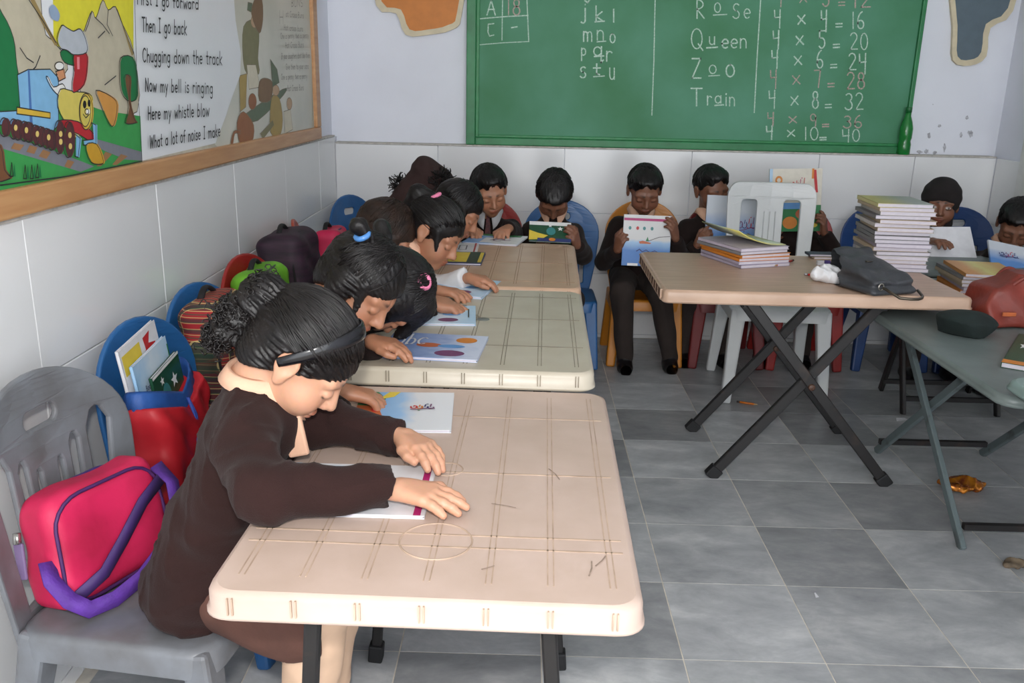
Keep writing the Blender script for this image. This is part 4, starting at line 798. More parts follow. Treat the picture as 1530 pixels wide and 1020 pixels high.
# headband
g = G(); pts = []
for a in np.linspace(-98, 98, 41):
    ar = math.radians(a); c_ = math.cos(ar); p = HC+np.array([math.sin(ar)*(HRAD[0]+.013), c_*(HRAD[1]+.0145)*.50-.004*(1-c_), c_*(HRAD[2]+.0135)*.90-.018*(1-c_)]); pts.append(h1+H1@(p*.96))
n = len(pts); vs = []
for i, p in enumerate(pts):
    t = unit(pts[min(i+1, n-1)]-pts[max(i-1, 0)]); o_ = unit(p-h1-H1@(HC*.96)); o_ = unit(o_-t*(o_@t)); b = np.cross(t, o_); wd = .008+.005*math.sin(math.pi*i/(n-1))
    for k in range(10): q = 2*math.pi*k/10; vs.append(p+b*math.cos(q)*wd+o_*math.sin(q)*.0032)
g.add(vs, [(i*10+k, i*10+(k+1) % 10, (i+1)*10+(k+1) % 10, (i+1)*10+k) for i in range(n-1) for k in range(10)]+[tuple(range(10))[::-1], tuple((n-1)*10+k for k in range(10))], 0, True)
child(g.obj('headband', M('black_gloss_plastic', (20, 20, 24), .18, var=.1)), g1)
def tie_ring(par, head, Hm, c, ax, R_, r_, mat, name='hair_tie', s=.95):
    ax = unit(ax); a = unit(np.cross(ax, (.3, .2, 1))); b = np.cross(ax, a); g = G(); g.tube([head+Hm@((np.array(c)+R_*(math.cos(q)*a+math.sin(q)*b))*s) for q in np.linspace(0, 2*math.pi, 16, endpoint=False)], r_, 6, closed=True); child(g.obj(name, mat), par)
m_pink = M('pink_hair_tie', (232, 130, 166), .7, var=.08); m_bead = M('blue_bead', (90, 150, 220), .15, var=.2)
m_cuffp = M('pink_cuff', (176, 92, 108), .8)
# shirt placket and button of the near girl
g = G(); c0 = np.array([-.372, 1.345, .700]); g.prism(c0+(-.004, 0, .03), c0+(.012, -.01, -.045), .034, .012, up=(0, 1, 0)); pk = child(g.obj('placket', m_peach, bevel=.004), g1)
# girl two, behind the first
h2 = onx(537, 424, -.345)
g2, _, H2, _ = person('child with a blue bead hair tie bent low beside the headband wearer', (-.60, 1.80, .40), (-.475, 1.775, .695), (1, 0), h2, (.66, -.30, -.69), (.70, -.06, .71), hands={'R': (onz(515, 585, .66), (.5, .1, -.15), up3, (.4, .5, .5, .5)), 'L': ((-.33, 1.86, .70), (.9, -.2, -.1), up3)}, skin=sk2, hair='tails', hres=.0038)
tie_ring(g2, h2, H2, (.06, -.055, .098), (.5, -.6, .4), .014, .006, m_bead, 'bead_tie')
h3 = onx(580, 436, -.31)
g3, _, H3, _ = person('child with a pink hair tie bent right down over the middle table', (-.60, 2.14, .40), (-.46, 2.12, .70), (1, 0), h3, (.18, .22, -.95), (.97, .05, .2), hands={'R': (onz(648, 456, .685), (.98, .1, -.12), up3, (.25, .6, .7, .8)), 'L': ((-.25, 2.30, .69), (.9, -.2, -.1), up3)}, skin=sk2, hair='hang', hres=.0042)
tie_ring(g3, h3, H3, (.045, -.03, .095), (.6, -.3, .7), .016, .007, m_pink)
h4 = onx(648, 348, -.275)
g4, _, H4, _ = person('child in white sleeves and pink hair clip pointing at a book', (-.58, 2.64, .42), (-.43, 2.63, .71), (1, 0), h4, (.80, -.28, -.52), (.55, -.05, .83), hands={'R': (onz(652, 434, .69), (.98, -.1, -.1), up3, (.2, .4, .5, .6)), 'L': (onz(700, 415, .695), (.98, -.15, -.1), up3, (.35, .5, .6, .7))}, skin=sk2, hair='pony', hres=.0042, sweater=m_white, top='shirt')
tie_ring(g4, h4, H4, (.02, -.055, .105), (.2, -.8, .5), .016, .006, m_pink, 'hair_clip')
h7 = onx(574, 352, -.42)
person('child sitting back behind the pink hair tie, face hidden', (-.62, 2.44, .40), (-.52, 2.46, .68), (1, 0), h7, (.80, .1, -.58), (.58, 0, .82), skin=sk2, hair='brown', hres=.0055)
h5 = onx(683, 314, -.245)
person('child leaning forward between the brown beanie and striped tie wearers', (-.52, 3.02, .40), (-.36, 3.0, .70), (1, 0), h5, (.82, -.15, -.55), (.55, 0, .83), skin=sk2, hair='plain', hres=.0055)
h6 = onx(643, 290, -.37)
person('child in a brown knitted beanie with fluffy tassels', (-.58, 3.30, .40), (-.47, 3.28, .70), (1, 0), h6, (.86, .2, -.45), (.45, 0, .89), skin=sk2, hat='beanie', hres=.0055, sweater=m_beanie)
# boys along the back wall
def boy(label, px, y, hf, hands, x_off=0., skin=sk3, hy=.14, tie=False, cz=.175, hat=None, hair='boy', hu=(0, -.4, .9), kn=.29, ft=None, kz=.37, collar_c=None, **k):
    h = ony(px[0], px[1], y); x = h[0]+x_off
    ks = [(x-.085, y+hy-kn, kz), (x+.085, y+hy-kn, kz)]; fe = ft or [(x-.095, y+hy-kn+.02, 0), (x+.095, y+hy-kn+.02, 0)]
    return person(label, (x, y+hy, .395), (x, y+hy-.055, h[2]-cz), (0, -1), h, hf, hu, hands=hands, knees=ks, feet=fe, skin=skin, tie=tie, hat=hat, hair=hair, group='children along the back wall', collar_c=collar_c, nl=.075, **k)
pA = boy('child in striped tie and white collar looking down, red chair', (731, 285), 3.80, (.28, -.86, -.42), {'R': ((-.22, 3.50, .70), (.3, -.9, -.1), up3), 'L': ((-.06, 3.50, .70), (-.3, -.9, -.1), up3)}, tie=True, collar_c=m_white, skin=sk2, hy=.16)
pB = boy('child with bowed head holding a green book at the table end', (828, 291), 3.78, (-.03, -.52, -.85), {'R': (ony(806, 376, 3.70), (.1, -.5, .86), (-.8, -.5, 0), (.5, .6, .6, .7)), 'L': (ony(862, 366, 3.60), (-.3, -.5, .8), (.8, -.5, 0), (.5, .6, .6, .7))}, hu=(0, -.85, .5), hy=.18)
pC = boy('child in the mustard chair holding up a white and blue book', (963, 284), 3.95, (.05, -.86, -.5), {'R': (ony(923, 373, 3.83), (.18, -.25, .95), (-.75, -.6, .1), (.35, .75, .8, .85), .08), 'L': (ony(1009, 355, 3.83), (-.30, -.25, .92), (.75, -.6, .1), (.35, .5, .55, .6), .14)}, hy=.15, ft=[(.478, 3.865, 0), (.690, 3.895, 0)], kn=.26)
pD = boy('child half hidden by the white chair holding a misty blue book', (1063, 283), 4.11, (.32, -.9, -.25), {'R': (ony(1042, 366, 3.97), (.5, -.2, .8), (-.7, -.6, .1), (.3, .7, .75, .8)), 'L': (ony(1125, 376, 4.03), (-.3, -.5, .6), (.7, -.6, .1))}, hy=.06, kn=.2)
pF = boy('child whose face is hidden behind a raised fish-picture book', (1180, 296), 4.14, (0, -.95, -.25), {'R': (ony(1150, 372, 4.07), (.2, -.2, .9), (-.8, -.5, .1)), 'L': (ony(1231, 347, 4.01), (-.2, -.2, .95), (.8, -.5, .1), (.3, .7, .75, .8))}, hy=.04, kn=.19)
pG = boy('child in a black knitted cap peeking past the tall book stack', (1405, 305), 3.98, (-.36, -.92, -.08), {'R': ((1.72, 3.70, .655), (.2, -.8, .1), up3), 'L': (ony(1468, 396, 3.75), (-.6, -.5, .3), (.3, -.3, .9))}, skin=(128, 86, 66), hat='cap', hair='boy', hy=.13, hu=(0, -.1, 1), eyes=True, hres=.0036)
pH = boy('child bowed over a book at the right edge of the picture', (1519, 335), 3.80, (-.35, -.70, -.62), {'R': ((1.98, 3.62, .655), (0, -.9, .1), up3), 'L': ((2.15, 3.62, .655), (0, -.9, .1), up3)}, hu=(-.2, -.6, .75), hy=.15, skin=(128, 86, 66))
# ================================================================ BOOKS, BAGS AND SMALL THINGS
def grad(name, stops, axis=0, rough=.4, noise=.12, nscale=4.):
    if name in MATS: return MATS[name]
    m = bpy.data.materials.new(name); m.use_nodes = True; nt = m.node_tree; b = nt.nodes['Principled BSDF']; N = nt.nodes.new; L = nt.links.new
    tc = N('ShaderNodeTexCoord'); sx = N('ShaderNodeSeparateXYZ'); nz = N('ShaderNodeTexNoise'); nz.inputs['Scale'].default_value = nscale; L(tc.outputs['Generated'], sx.inputs[0]); L(tc.outputs['Generated'], nz.inputs['Vector'])
    mm = N('ShaderNodeMath'); mm.operation = 'MULTIPLY_ADD'; mm.inputs[1].default_value = noise*2; L(nz.outputs['Fac'], mm.inputs[0]); sb = N('ShaderNodeMath'); sb.operation = 'SUBTRACT'; sb.inputs[1].default_value = noise; L(sx.outputs[axis], sb.inputs[0]); L(sb.outputs[0], mm.inputs[2])
    rp = N('ShaderNodeValToRGB'); e = rp.color_ramp.elements
    for i, (p, c) in enumerate(stops):
        k = e[i] if i < 2 else e.new(p); k.position = p; k.color = (*lin(c), 1)
    L(mm.outputs[0], rp.inputs[0]); L(rp.outputs[0], b.inputs['Base Color']); b.inputs['Roughness'].default_value = rough; MATS[name] = m; return m
m_page = M('page_edges', (212, 206, 212), .8, c2=(190, 184, 196), scale=60, stretch=(1, 1, 30))
def book(label, o, u, v, t, cover, decals=(), strokes=(), name='book', n_hint=None, group=None, w_=None, l_=None, cat='book'):
    """o corner, u along width, v along height; the printed cover is on the +normal side"""
    o, u, v = np.array(o, float), np.array(u, float), np.array(v, float); W_ = w_ or np.linalg.norm(u); L_ = l_ or np.linalg.norm(v)
    X = unit(u); Z = unit(np.cross(X, v)); Y = np.cross(Z, X)
    r = thing(name, label, cat, (0, 0, 0), 0, group); r.matrix_world = Matrix(((X[0], Y[0], Z[0], o[0]), (X[1], Y[1], Z[1], o[1]), (X[2], Y[2], Z[2], o[2]), (0, 0, 0, 1)))
    G().box((.002, .002, .0012), (W_-.003, L_-.002, t-.0012)).obj('pages', m_page, r)
    G().box((0, 0, t-.0013), (W_, L_, t)).box((0, 0, 0), (W_, L_, .0013)).box((0, 0, 0), (.0013, L_, t)).obj('cover', cover, r)
    if decals:
        g = G(); ms = []
        for i, (m, pts) in enumerate(decals):
            if m not in ms: ms.append(m)
            g.add([(a*W_, b*L_, t+.0003+.00012*i) for a, b in pts], [tuple(range(len(pts)))], ms.index(m))
        q = g.obj('cover_print', ms, r); q['kind'] = 'stuff'
    if strokes:
        g = G(); ms = []
        for k_, (m, wd, pl) in enumerate(strokes):
            if m not in ms: ms.append(m)
            ribbon(g, [np.array((a*W_, b*L_, t+.0024+.00008*(k_ % 9))) for a, b in pl], wd, (0, 0, 1), ms.index(m))
        q = g.obj('cover_lettering', ms, r); q['kind'] = 'stuff'
    return r
def rect(a, b, c, d): return [(a, b), (c, b), (c, d), (a, d)]
E2 = lambda cx, cy, rx, ry: ell2(cx, cy, rx, ry, 18)
def script(cx, cy, sc, cols):     # flowing cover calligraphy
    out = []
    for i in range(4):
        x = cx+sc*(.55-.36*i); m = cols[i % len(cols)]
        out += [(m, .0035, [(x+sc*p, cy+sc*q) for p, q in arc(0, 0, .2, .24, 10+20*i, -200, 9)]), (m, .003, [(x-sc*.02, cy+sc*.1), (x+sc*.02, cy+sc*.55-.1*sc*i)])]
    out += [(cols[0], .0035, [(cx+sc*a, cy+sc*(-.3+.12*math.sin(a*3))) for a in np.linspace(-.7, .8, 9)]), (cols[-1], .004, [(cx-.2*sc, cy-.5*sc), (cx-.16*sc, cy-.5*sc)]), (cols[1 % len(cols)], .004, [(cx+.3*sc, cy+.55*sc), (cx+.34*sc, cy+.56*sc)])]
    return out
pr = {k: P('ink_'+k, c, .45) for k, c in dict(red=(190, 40, 44), orange=(212, 130, 46), yellow=(222, 196, 70), green=(38, 120, 66), dgreen=(24, 62, 48), navy=(44, 56, 110), blue=(96, 150, 206), lblue=(176, 206, 230), purple=(112, 60, 104), magenta=(172, 30, 104), white=(226, 226, 226), black=(32, 30, 36), rust=(186, 96, 54), teal=(60, 130, 130)).items()}
c_white = P('cover_white', (222, 222, 226), .35); c_sky = grad('cover_sky', [(.0, (86, 148, 206)), (.45, (150, 188, 224)), (.62, (216, 218, 222))], 0)
c_abc = grad('cover_abc', [(.0, (92, 122, 180)), (.5, (140, 160, 200)), (.9, (196, 204, 222))], 0, nscale=6, noise=.3); c_pale = grad('cover_pale_blue', [(.0, (150, 190, 224)), (.5, (206, 220, 232)), (1., (176, 206, 230))], 0, nscale=5, noise=.25)
c_sea = grad('cover_sea', [(.30, (64, 118, 186)), (.47, (150, 184, 216)), (.52, (206, 206, 206))], 1, noise=.04); c_grn = P('cover_green', (34, 78, 54), .35); c_mist = grad('cover_mist', [(.4, (84, 128, 186)), (.75, (190, 196, 204))], 1, noise=.08)
def flat(label, nl, nr, fr, z, t, cover, dec=(), st=(), size=None, **k):
    a, b, c = onz(*nl, z+t), onz(*nr, z+t), onz(*fr, z+t); u = b-a; X = unit(u); v = c-b; v = v-X*(v@X)
    a = a.copy(); a[2] = z+.0006; return book(label, a, u, v, t, cover, dec, st, **k)
eggs = [(pr['purple'], E2(.62, .2, .14, .10)), (pr['blue'], E2(.66, .5, .13, .08)), (pr['yellow'], E2(.78, .78, .12, .09)), (pr['red'], E2(.25, .62, .12, .05))]
flat('white-covered book with magenta stripe under the nearest pair of hands', (388, 764), (634, 771), (650, 697), TZ1, .006, c_white, [(pr['lblue'], rect(.0, .0, .08, 1)), (pr['magenta'], rect(.93, 0, .975, 1)), (pr['lblue'], rect(.3, .72, .5, .95))], [(pr['navy'], .002, [(.56, 0), (.56, 1)]), (pr['black'], .0015, [(.8, .28), (.83, .36), (.86, .3), (.89, .34)]), (pr['black'], .0012, [(.45, .8), (.5, .86), (.56, .82), (.62, .9)])])
flat('sky-blue book with coloured calligraphy on the nearest table', (520, 642), (674, 643), (688, 587), TZ1, .006, c_sky, [(pr['rust'], [(0, 0), (.24, 0), (.30, .3), (.22, .6), (0, .7)]), (pr['green'], [(0, .62), (.2, .6), (.28, .8), (.18, 1), (0, 1)]), (pr['yellow'], [(.2, .78), (.36, .86), (.42, 1), (.3, 1)]), (pr['red'], E2(.2, .5, .04, .06))], script(.68, .55, .16, [pr['purple'], pr['navy'], pr['orange'], pr['red'], pr['green']]))
flat('purple-blue alphabet book with a curled corner on the middle table', (560, 530), (713, 538), (735, 503), TZ2, .007, c_abc, [(pr['purple'], E2(.70, .2, .15, .12)), (pr['rust'], E2(.45, .5, .13, .09)), (pr['orange'], E2(.80, .76, .11, .12)), (pr['blue'], E2(.68, .48, .14, .07))], [(pr['white'], .005, [(p[0], p[1]) for p in arc(.13, .6, .05, .16, 40, 380, 12)]), (pr['white'], .005, [(.22, .9), (.22, .45)]), (pr['white'], .005, arc(.25, .58, .04, .13, 120, -150, 8)), (pr['white'], .005, arc(.37, .62, .045, .14, 50, 310, 8))])
flat('pale blue egg-picture book under a pointing finger', (600, 483), (711, 484), (714, 457), TZ2, .006, c_pale, eggs, [(pr['black'], .006, [(.7, .97), (.86, .97)]), (pr['black'], .003, [(.9, .3), (.9, .75)])])
flat('pale blue egg-picture book under white-sleeved hands', (628, 437), (720, 444), (735, 419), TZ2, .007, c_pale, eggs)
flat('light blue lettered book on the far table end', (690, 361), (772, 366), (786, 353), TZ3, .006, c_sky, [(pr['green'], rect(0, .8, .9, 1)), (pr['white'], rect(.3, .05, .95, .6))], [(pr['purple'], .006, [(p[0], p[1]) for p in arc(.6, .35, .1, .14, 0, 300, 8)]), (pr['purple'], .006, [(.45, .3), (.5, .4), (.8, .35)])])
flat('white book with red border on the far table', (668, 378), (712, 379), (735, 364), TZ3, .006, c_white, [(pr['red'], rect(.86, 0, .92, 1)), (pr['white'], rect(0, 0, .2, 1))], [(pr['black'], .004, [(.35, .3), (.35, .7), (.6, .7), (.6, .3), (.35, .3)])])
flat('yellow and navy book nearest on the far table', (650, 392), (719, 394), (724, 377), TZ3, .007, P('cover_navy', (44, 62, 104), .35), [(pr['yellow'], rect(.0, .1, .98, .95)), (pr['dgreen'], rect(.66, .05, .9, 1)), (pr['red'], rect(.1, .4, .4, .6))])
def upright(label, bl, br, tl_, y, t, cover, dec=(), st=(), lean=.0, size=None):
    a, b, c = ony(*bl, y), ony(*br, y), ony(*tl_, y+lean); return book(label, a, b-a, c-a, t, cover, dec, st)
star = lambda cx, cy, r_, q=1.: [(cx+r_*(1 if k % 2 == 0 else .42)*math.sin(math.pi*k/5)*q, cy+r_*(1 if k % 2 == 0 else .42)*math.cos(math.pi*k/5)) for k in range(10)]
upright('green and white book held by the bowed child at the table end', (790, 361), (853, 364), (789, 332), 3.545, .008, c_grn, [(pr['white'], rect(0, .82, 1, 1)), (pr['yellow'], [(0, .05), (.3, .1), (.45, .3), (.2, .42), (0, .55)]), (pr['navy'], rect(.2, 0, 1, .16)), (pr['teal'], E2(.52, .52, .11, .2)), (pr['white'], star(.5, .8, .09, .6)), (pr['white'], star(.74, .66, .12, .6)), (pr['orange'], E2(.55, .1, .08, .08))], lean=.08)
upright('white and blue book with magenta stripe held upright from the mustard chair', (928, 396), (999, 399), (931, 320), 3.80, .008, c_sea, [(pr['magenta'], rect(.01, .885, .99, .935)), (pr['white'], rect(.12, .0, .34, .05)), (pr['rust'], [(.34, .48), (.42, .5), (.6, .46), (.58, .44), (.36, .44)]), (pr['green'], [(.48, .49), (.52, .58), (.55, .49)])]+[(pr[c], E2(x, .74, .03, .035)) for c, x in (('teal', .14), ('red', .3), ('teal', .44), ('teal', .6))], [(pr['black'], .0022, [(.55, .5), (.76, .58), (.98, .60)]), (pr['navy'], .004, [(.3, .29), (.36, .33), (.42, .28), (.5, .32), (.58, .27), (.68, .31), (.74, .28)])], lean=.04)
upright('misty blue calligraphy book held behind the white chair', (1050, 384), (1131, 388), (1056, 291), 3.985, .008, c_mist, [(pr['rust'], rect(.4, 0, 1, .12))], script(.75, .55, .22, [pr['purple'], pr['red'], pr['navy']]), lean=.05)
upright('fish-picture book with red calligraphy raised before a face', (1146, 346), (1224, 345), (1141, 253), 4.03, .008, P('cover_fish', (216, 210, 196), .4), [(pr['green'], rect(.12, .0, 1, .42)), (pr['blue'], rect(.12, .36, .8, .46)), (pr['rust'], E2(.68, .28, .16, .09)), (pr['orange'], E2(.42, .14, .14, .1)), (pr['yellow'], E2(.85, .1, .1, .04)), (pr['orange'], E2(.18, .82, .07, .07)), (P('cover_cream', (216, 210, 196)), E2(.18, .82, .035, .035)), (pr['red'], [(.82, .98), (.88, .98), (.93, .62), (.88, .62)]), (pr['orange'], rect(.80, .84, .84, 1)), (pr['lblue'], rect(0, 0, .06, 1))], script(.55, .74, .2, [pr['red'], pr['magenta'], pr['red']]), lean=.03)
upright('white open book before the child in the black cap', (1386, 402), (1462, 402), (1388, 341), 3.62, .006, c_white, lean=.12)
upright('mist-blue calligraphy book at the right picture edge', (1480, 404), (1572, 424), (1464, 358), 3.42, .008, c_mist, [], script(.3, .6, .2, [pr['navy'], pr['red'], pr['purple']]), lean=.1)
# ---- stacks of notebooks
ORD = ['top', 'second', 'third', 'fourth', 'fifth', 'sixth', 'seventh', 'eighth', 'ninth', 'tenth', 'eleventh', 'twelfth', 'thirteenth', 'fourteenth', 'fifteenth', 'sixteenth', 'seventeenth', 'eighteenth']
c_cov = [P('cover_notebook_tan', (186, 166, 140)), P('cover_notebook_grey', (128, 126, 128)), P('cover_notebook_lilac', (168, 158, 176)), P('cover_notebook_pale', (196, 190, 186))]
def stack(fl, ang, w_, l_, z, n, t, where, top=None, orange=()):
    for i in range(n):
        k = n-1-i; j = random.uniform(-.008, .008); a = ang+random.uniform(-.05, .05); u = np.array([math.cos(a), math.sin(a), 0]); v = np.array([-math.sin(a), math.cos(a), 0]); o = np.array([fl[0], fl[1], 0])+u*j+v*random.uniform(-.008, .008); o[2] = z+.0006+i*(t+.0004)
        cv = top if (k == 0 and top) else (pr['orange'] if i in orange else random.choice(c_cov)); lb = ('lilac-edged notebook on top of ' if k == 0 else 'lilac-edged notebook, %s from the top of ' % ORD[k])+where
        book(lb, o, u*w_, v*l_, t, cv, name='notebook', group='notebooks in '+where, cat='notebook')
stack((1.205, 3.01), math.radians(-4), .185, .235, CZT, 17, .0132, 'the tall stack', grad('cover_notebook_top', [(.2, (196, 186, 120)), (.7, (150, 160, 150))], 0))
stack((1.515, 2.985), math.radians(-6), .19, .25, .578, 7, .0118, 'the low stack beside the red bag', grad('cover_yellow_orange', [(.2, (206, 142, 72)), (.45, (214, 204, 120)), (.85, (206, 160, 90))], 0), orange=(0, 1))
stack((.745, 2.985), math.radians(22), .205, .255, CZT, 6, .011, 'the fanned stack by the white chair', P('cover_lilac_top', (186, 176, 190)), orange=(2, 3))
# curling cover sheet on the fanned stack
g = G(); a0 = math.radians(22); X = np.array([math.cos(a0), math.sin(a0), 0]); Y = np.array([-math.sin(a0), math.cos(a0), 0]); o0 = np.array([.745, 2.985, CZT+.0704]); vs = []
for i in range(13):
    for j in (0, 1): vs.append(o0+X*(.2*i/12)+Y*(.02+.23*j)+np.array([0, 0, .055*(1-i/12)**2.2+.002]))
g.add(vs, [(2*i, 2*i+2, 2*i+3, 2*i+1) for i in range(12)], 0, True); o = g.obj('magazine', grad('cover_magazine', [(.1, (206, 196, 110)), (.4, (170, 186, 170)), (.8, (188, 186, 120))], 1, noise=.2)); o.modifiers.new('t', 'SOLIDIFY').thickness = .003; tag(o, 'thin curling magazine on the fanned stack', 'magazine')
stack((1.06, 3.20), math.radians(3), .13, .06, CZT, 2, .008, 'the small pile behind the purse', P('cover_dark_pile', (70, 76, 90)))
flat('green and white notebook at the right edge under the pale table', (1496, 541), (1560, 552), (1520, 498), .578, .014, c_grn, [(pr['white'], star(.3, .6, .12)), (pr['orange'], rect(0, 0, 1, .1))], name='notebook', cat='notebook')
# ---- small things on the centre table
def stick(label, a, b, r_, mat, tipm=None, name='pencil', cat='pencil'):
    a, b = np.array(a, float), np.array(b, float); t = thing(name, label, cat, tuple(a*[1, 1, 0]+[0, 0, a[2]-r_])); d = unit(b-a)
    child(G().tube([a, b-d*.015], r_, 6).obj('barrel', mat), t); child(G().tube([b-d*.015, b], [r_, .0006], 6).obj('tip', M('pencil_wood', (206, 170, 120), .7)), t); child(G().tube([a-d*.012, a], r_*.95, 8).obj('end_cap', tipm or M('pencil_end', (60, 50, 50), .5)), t)
m_redp = M('red_pencil_paint', (196, 40, 36), .35, var=.05); m_orp = M('orange_pencil_paint', (214, 120, 36), .4)
q = lambda x, y, r_: onz(x, y, CZT)+np.array([0, 0, r_+.0008])
stick('short red pencil lying left of the crumpled tissue', q(1183, 391, .0038), q(1157, 399, .0038), .0038, m_redp)
stick('long red pencil behind the crumpled tissue', q(1268, 387, .0038), q(1214, 385, .0038), .0038, m_redp)
stick('red pen poking out under the tissue and purse', q(1290, 428, .004), q(1252, 402, .004), .004, m_redp, name='pen', cat='pen')
stick('red pencil with silver end under the tissue', q(1207, 412, .0038), q(1232, 414, .0038), .0038, m_redp, M('silver_ferrule', (190, 190, 194), .3, metal=.8))
stick('orange pencil stub lying on the floor', (.916, 3.456, .0048), (.984, 3.429, .0048), .0045, m_orp)
g = G(); g.box((-.012, -.008, .0), (.012, .008, .016)); o = g.obj('sharpener', M('clear_sharpener', (196, 196, 200), .25), bevel=.002); o.location = onz(1225, 396, CZT)+np.array([0, 0, .0006]); tag(o, 'small pale sharpener beside the tissue', 'sharpener')
g = G(); g.box((-.01, -.007, .0), (.01, .007, .012)); o = g.obj('eraser', M('purple_eraser', (66, 52, 120), .6), bevel=.002); o.location = onz(1236, 394, CZT)+np.array([0, 0, .0006]); tag(o, 'small purple eraser behind the tissue', 'eraser')
def crumple(name, label, cat, c, rad, amp, mat, h, freq=90, seed=1):
    rg = np.random.default_rng(seed); K = rg.normal(0, 1, (5, 3)); K = K/np.linalg.norm(K, axis=1)[:, None]*freq*np.array([.6, 1, 1.5, 2.2, .8])[:, None]; c = np.array(c, float)
    def f(P_):
        d = ell(P_, c, rad); w_ = 0
        for i in range(4): w_ = w_+np.abs(np.sin(P_@K[i].astype(F4)+i*1.7+.8*np.sin(P_@K[4].astype(F4))))*(1-.18*i)
        d = d+amp*(w_-1.6).astype(F4); return np.maximum(d, -(P_[:, 2]-(c[2]-rad[2]*.72)))
    ext = np.array(rad)+amp*3; V, Q = sdf_mesh(f, c-ext, c+ext, h); me = np_mesh(name, V, Q); me.polygons.foreach_set('use_smooth', [False]*len(me.polygons)); o = link(name, me, mat)
    z0 = V[:, 2].min(); o['label'] = label; o['category'] = cat; return o, z0
o, z0 = crumple('tissue', 'crumpled white tissue on the centre table', 'tissue', onz(1237, 412, CZT+.02)+np.array([0, 0, .004]), (.055, .042, .032), .007, M('white_tissue', (220, 220, 222), .9, var=.03), .003, 70, 3); o.location.z = CZT+.001-z0
m_foil = M('orange_foil', (206, 132, 36), .25, c2=(130, 60, 40), scale=40, metal=.6); o, z0 = crumple('snack_wrapper', 'crumpled orange snack wrapper on the floor by the grey legs', 'wrapper', (1.47, 2.68, .03), (.075, .045, .022), .008, m_foil, .004, 60, 5); o.location.z = .001-z0
o, z0 = crumple('litter', 'brown crushed litter on the floor at right', 'litter', (1.385, 2.186, .02), (.04, .02, .012), .005, M('brown_litter', (120, 104, 84), .8, var=.3), .004, 80, 8); o.location.z = .001-z0
g = G(); g.add([(0, 0, 0), (.05, .012, .002), (.045, .035, .001), (.008, .025, .004)], [(0, 1, 2, 3)]); o = g.obj('paper_scrap', c_white); o.modifiers.new('t', 'SOLIDIFY').thickness = .001; o.location = (1.50, 3.29, .002); tag(o, 'white paper scrap on the floor under the grey table', 'paper')
g = G(); g.add([(0, 0, 0), (.008, .001, .001), (.006, .022, .0), (.002, .02, .001)], [(0, 1, 2, 3)]); o = g.obj('paper_scrap', c_white); o.modifiers.new('t', 'SOLIDIFY').thickness = .001; o.location = tuple(onz(1219, 892, .002)); tag(o, 'tiny white paper chip on the open floor', 'paper')
# ---- purse
m_lea = M('charcoal_leather', (62, 64, 68), .45, var=.12, scale=14, bump=.35, bscale=120); m_chain = M('dark_metal', (96, 88, 78), .35, metal=.85)
pu0 = onz(1304, 444, CZT); pu1 = onz(1382, 437, CZT); X = unit((pu1-pu0)*[1, 1, 0]); Y = np.array([-X[1], X[0], 0]); PW, PL = .16, .235; Y = unit(Y*.95+X*.05); oP = pu0+np.array([0, 0, .001])
pR = thing('purse', 'charcoal leather purse with chain strap on the centre table', 'purse', tuple(oP)); FrP = np.stack([X, Y, [0, 0, 1]], 1)
def purse(P_):
    q = ((P_-oP.astype(F4))@FrP.astype(F4)); x, y, z = q[:, 0]-PW/2, q[:, 1]-PL/2, q[:, 2]; tp = .080+.075*(y/PL)-.30*np.maximum(y-.085, 0)+.004*np.sin(x*60+y*20)+.003*np.sin(y*75+x*15)
    dx = np.abs(x)-(PW/2-.012+.006*np.sin(z*130)); dy = np.abs(y)-(PL/2-.012+.006*np.sin(z*150+.6)); dz = np.abs(z-tp/2)-(tp/2-.012); w_ = np.maximum(np.stack([dx, dy, dz], 1), 0); d = np.linalg.norm(w_, axis=1)+np.minimum(np.maximum(np.maximum(dx, dy), dz), 0)-.012
    gv = np.abs(z-.026+.004*np.sin(x*40)); return d+.004*np.exp(-(gv/.004)**2)*(y < 0)
V, Q = sdf_mesh(purse, oP-.06, oP+np.array([.28, .32, .14]), .0045); child(link('bag_body', np_mesh('bag_body', V, Q), m_lea), pR)
L3 = lambda a, b, c: oP+FrP@np.array([a, b, c])
g = G(); g.tube([L3(.022, -.012, .030)]+[L3(.03+.022*k, -.03-.055*math.sin(math.pi*k/6), .016-.002*k if k < 1 else .006) for k in range(1, 6)]+[L3(.165, -.012, .012)], .0045, 6); child(g.obj('chain_strap', m_chain), pR)
g = G(); g.tube([L3(.022+.010*math.cos(a), -.006, .030+.010*math.sin(a)) for a in np.linspace(0, 6.28, 12, endpoint=False)], .0022, 5, closed=True); child(g.obj('strap_ring', M('silver_ring', (190, 186, 176), .25, metal=.9)), pR)
g = G(); g.tube([L3(.075+.012*math.cos(a), .115+.007*math.sin(a), .0830) for a in np.linspace(0, 6.28, 12, endpoint=False)], .002, 5, closed=True); child(g.obj('clasp', m_chain), pR)
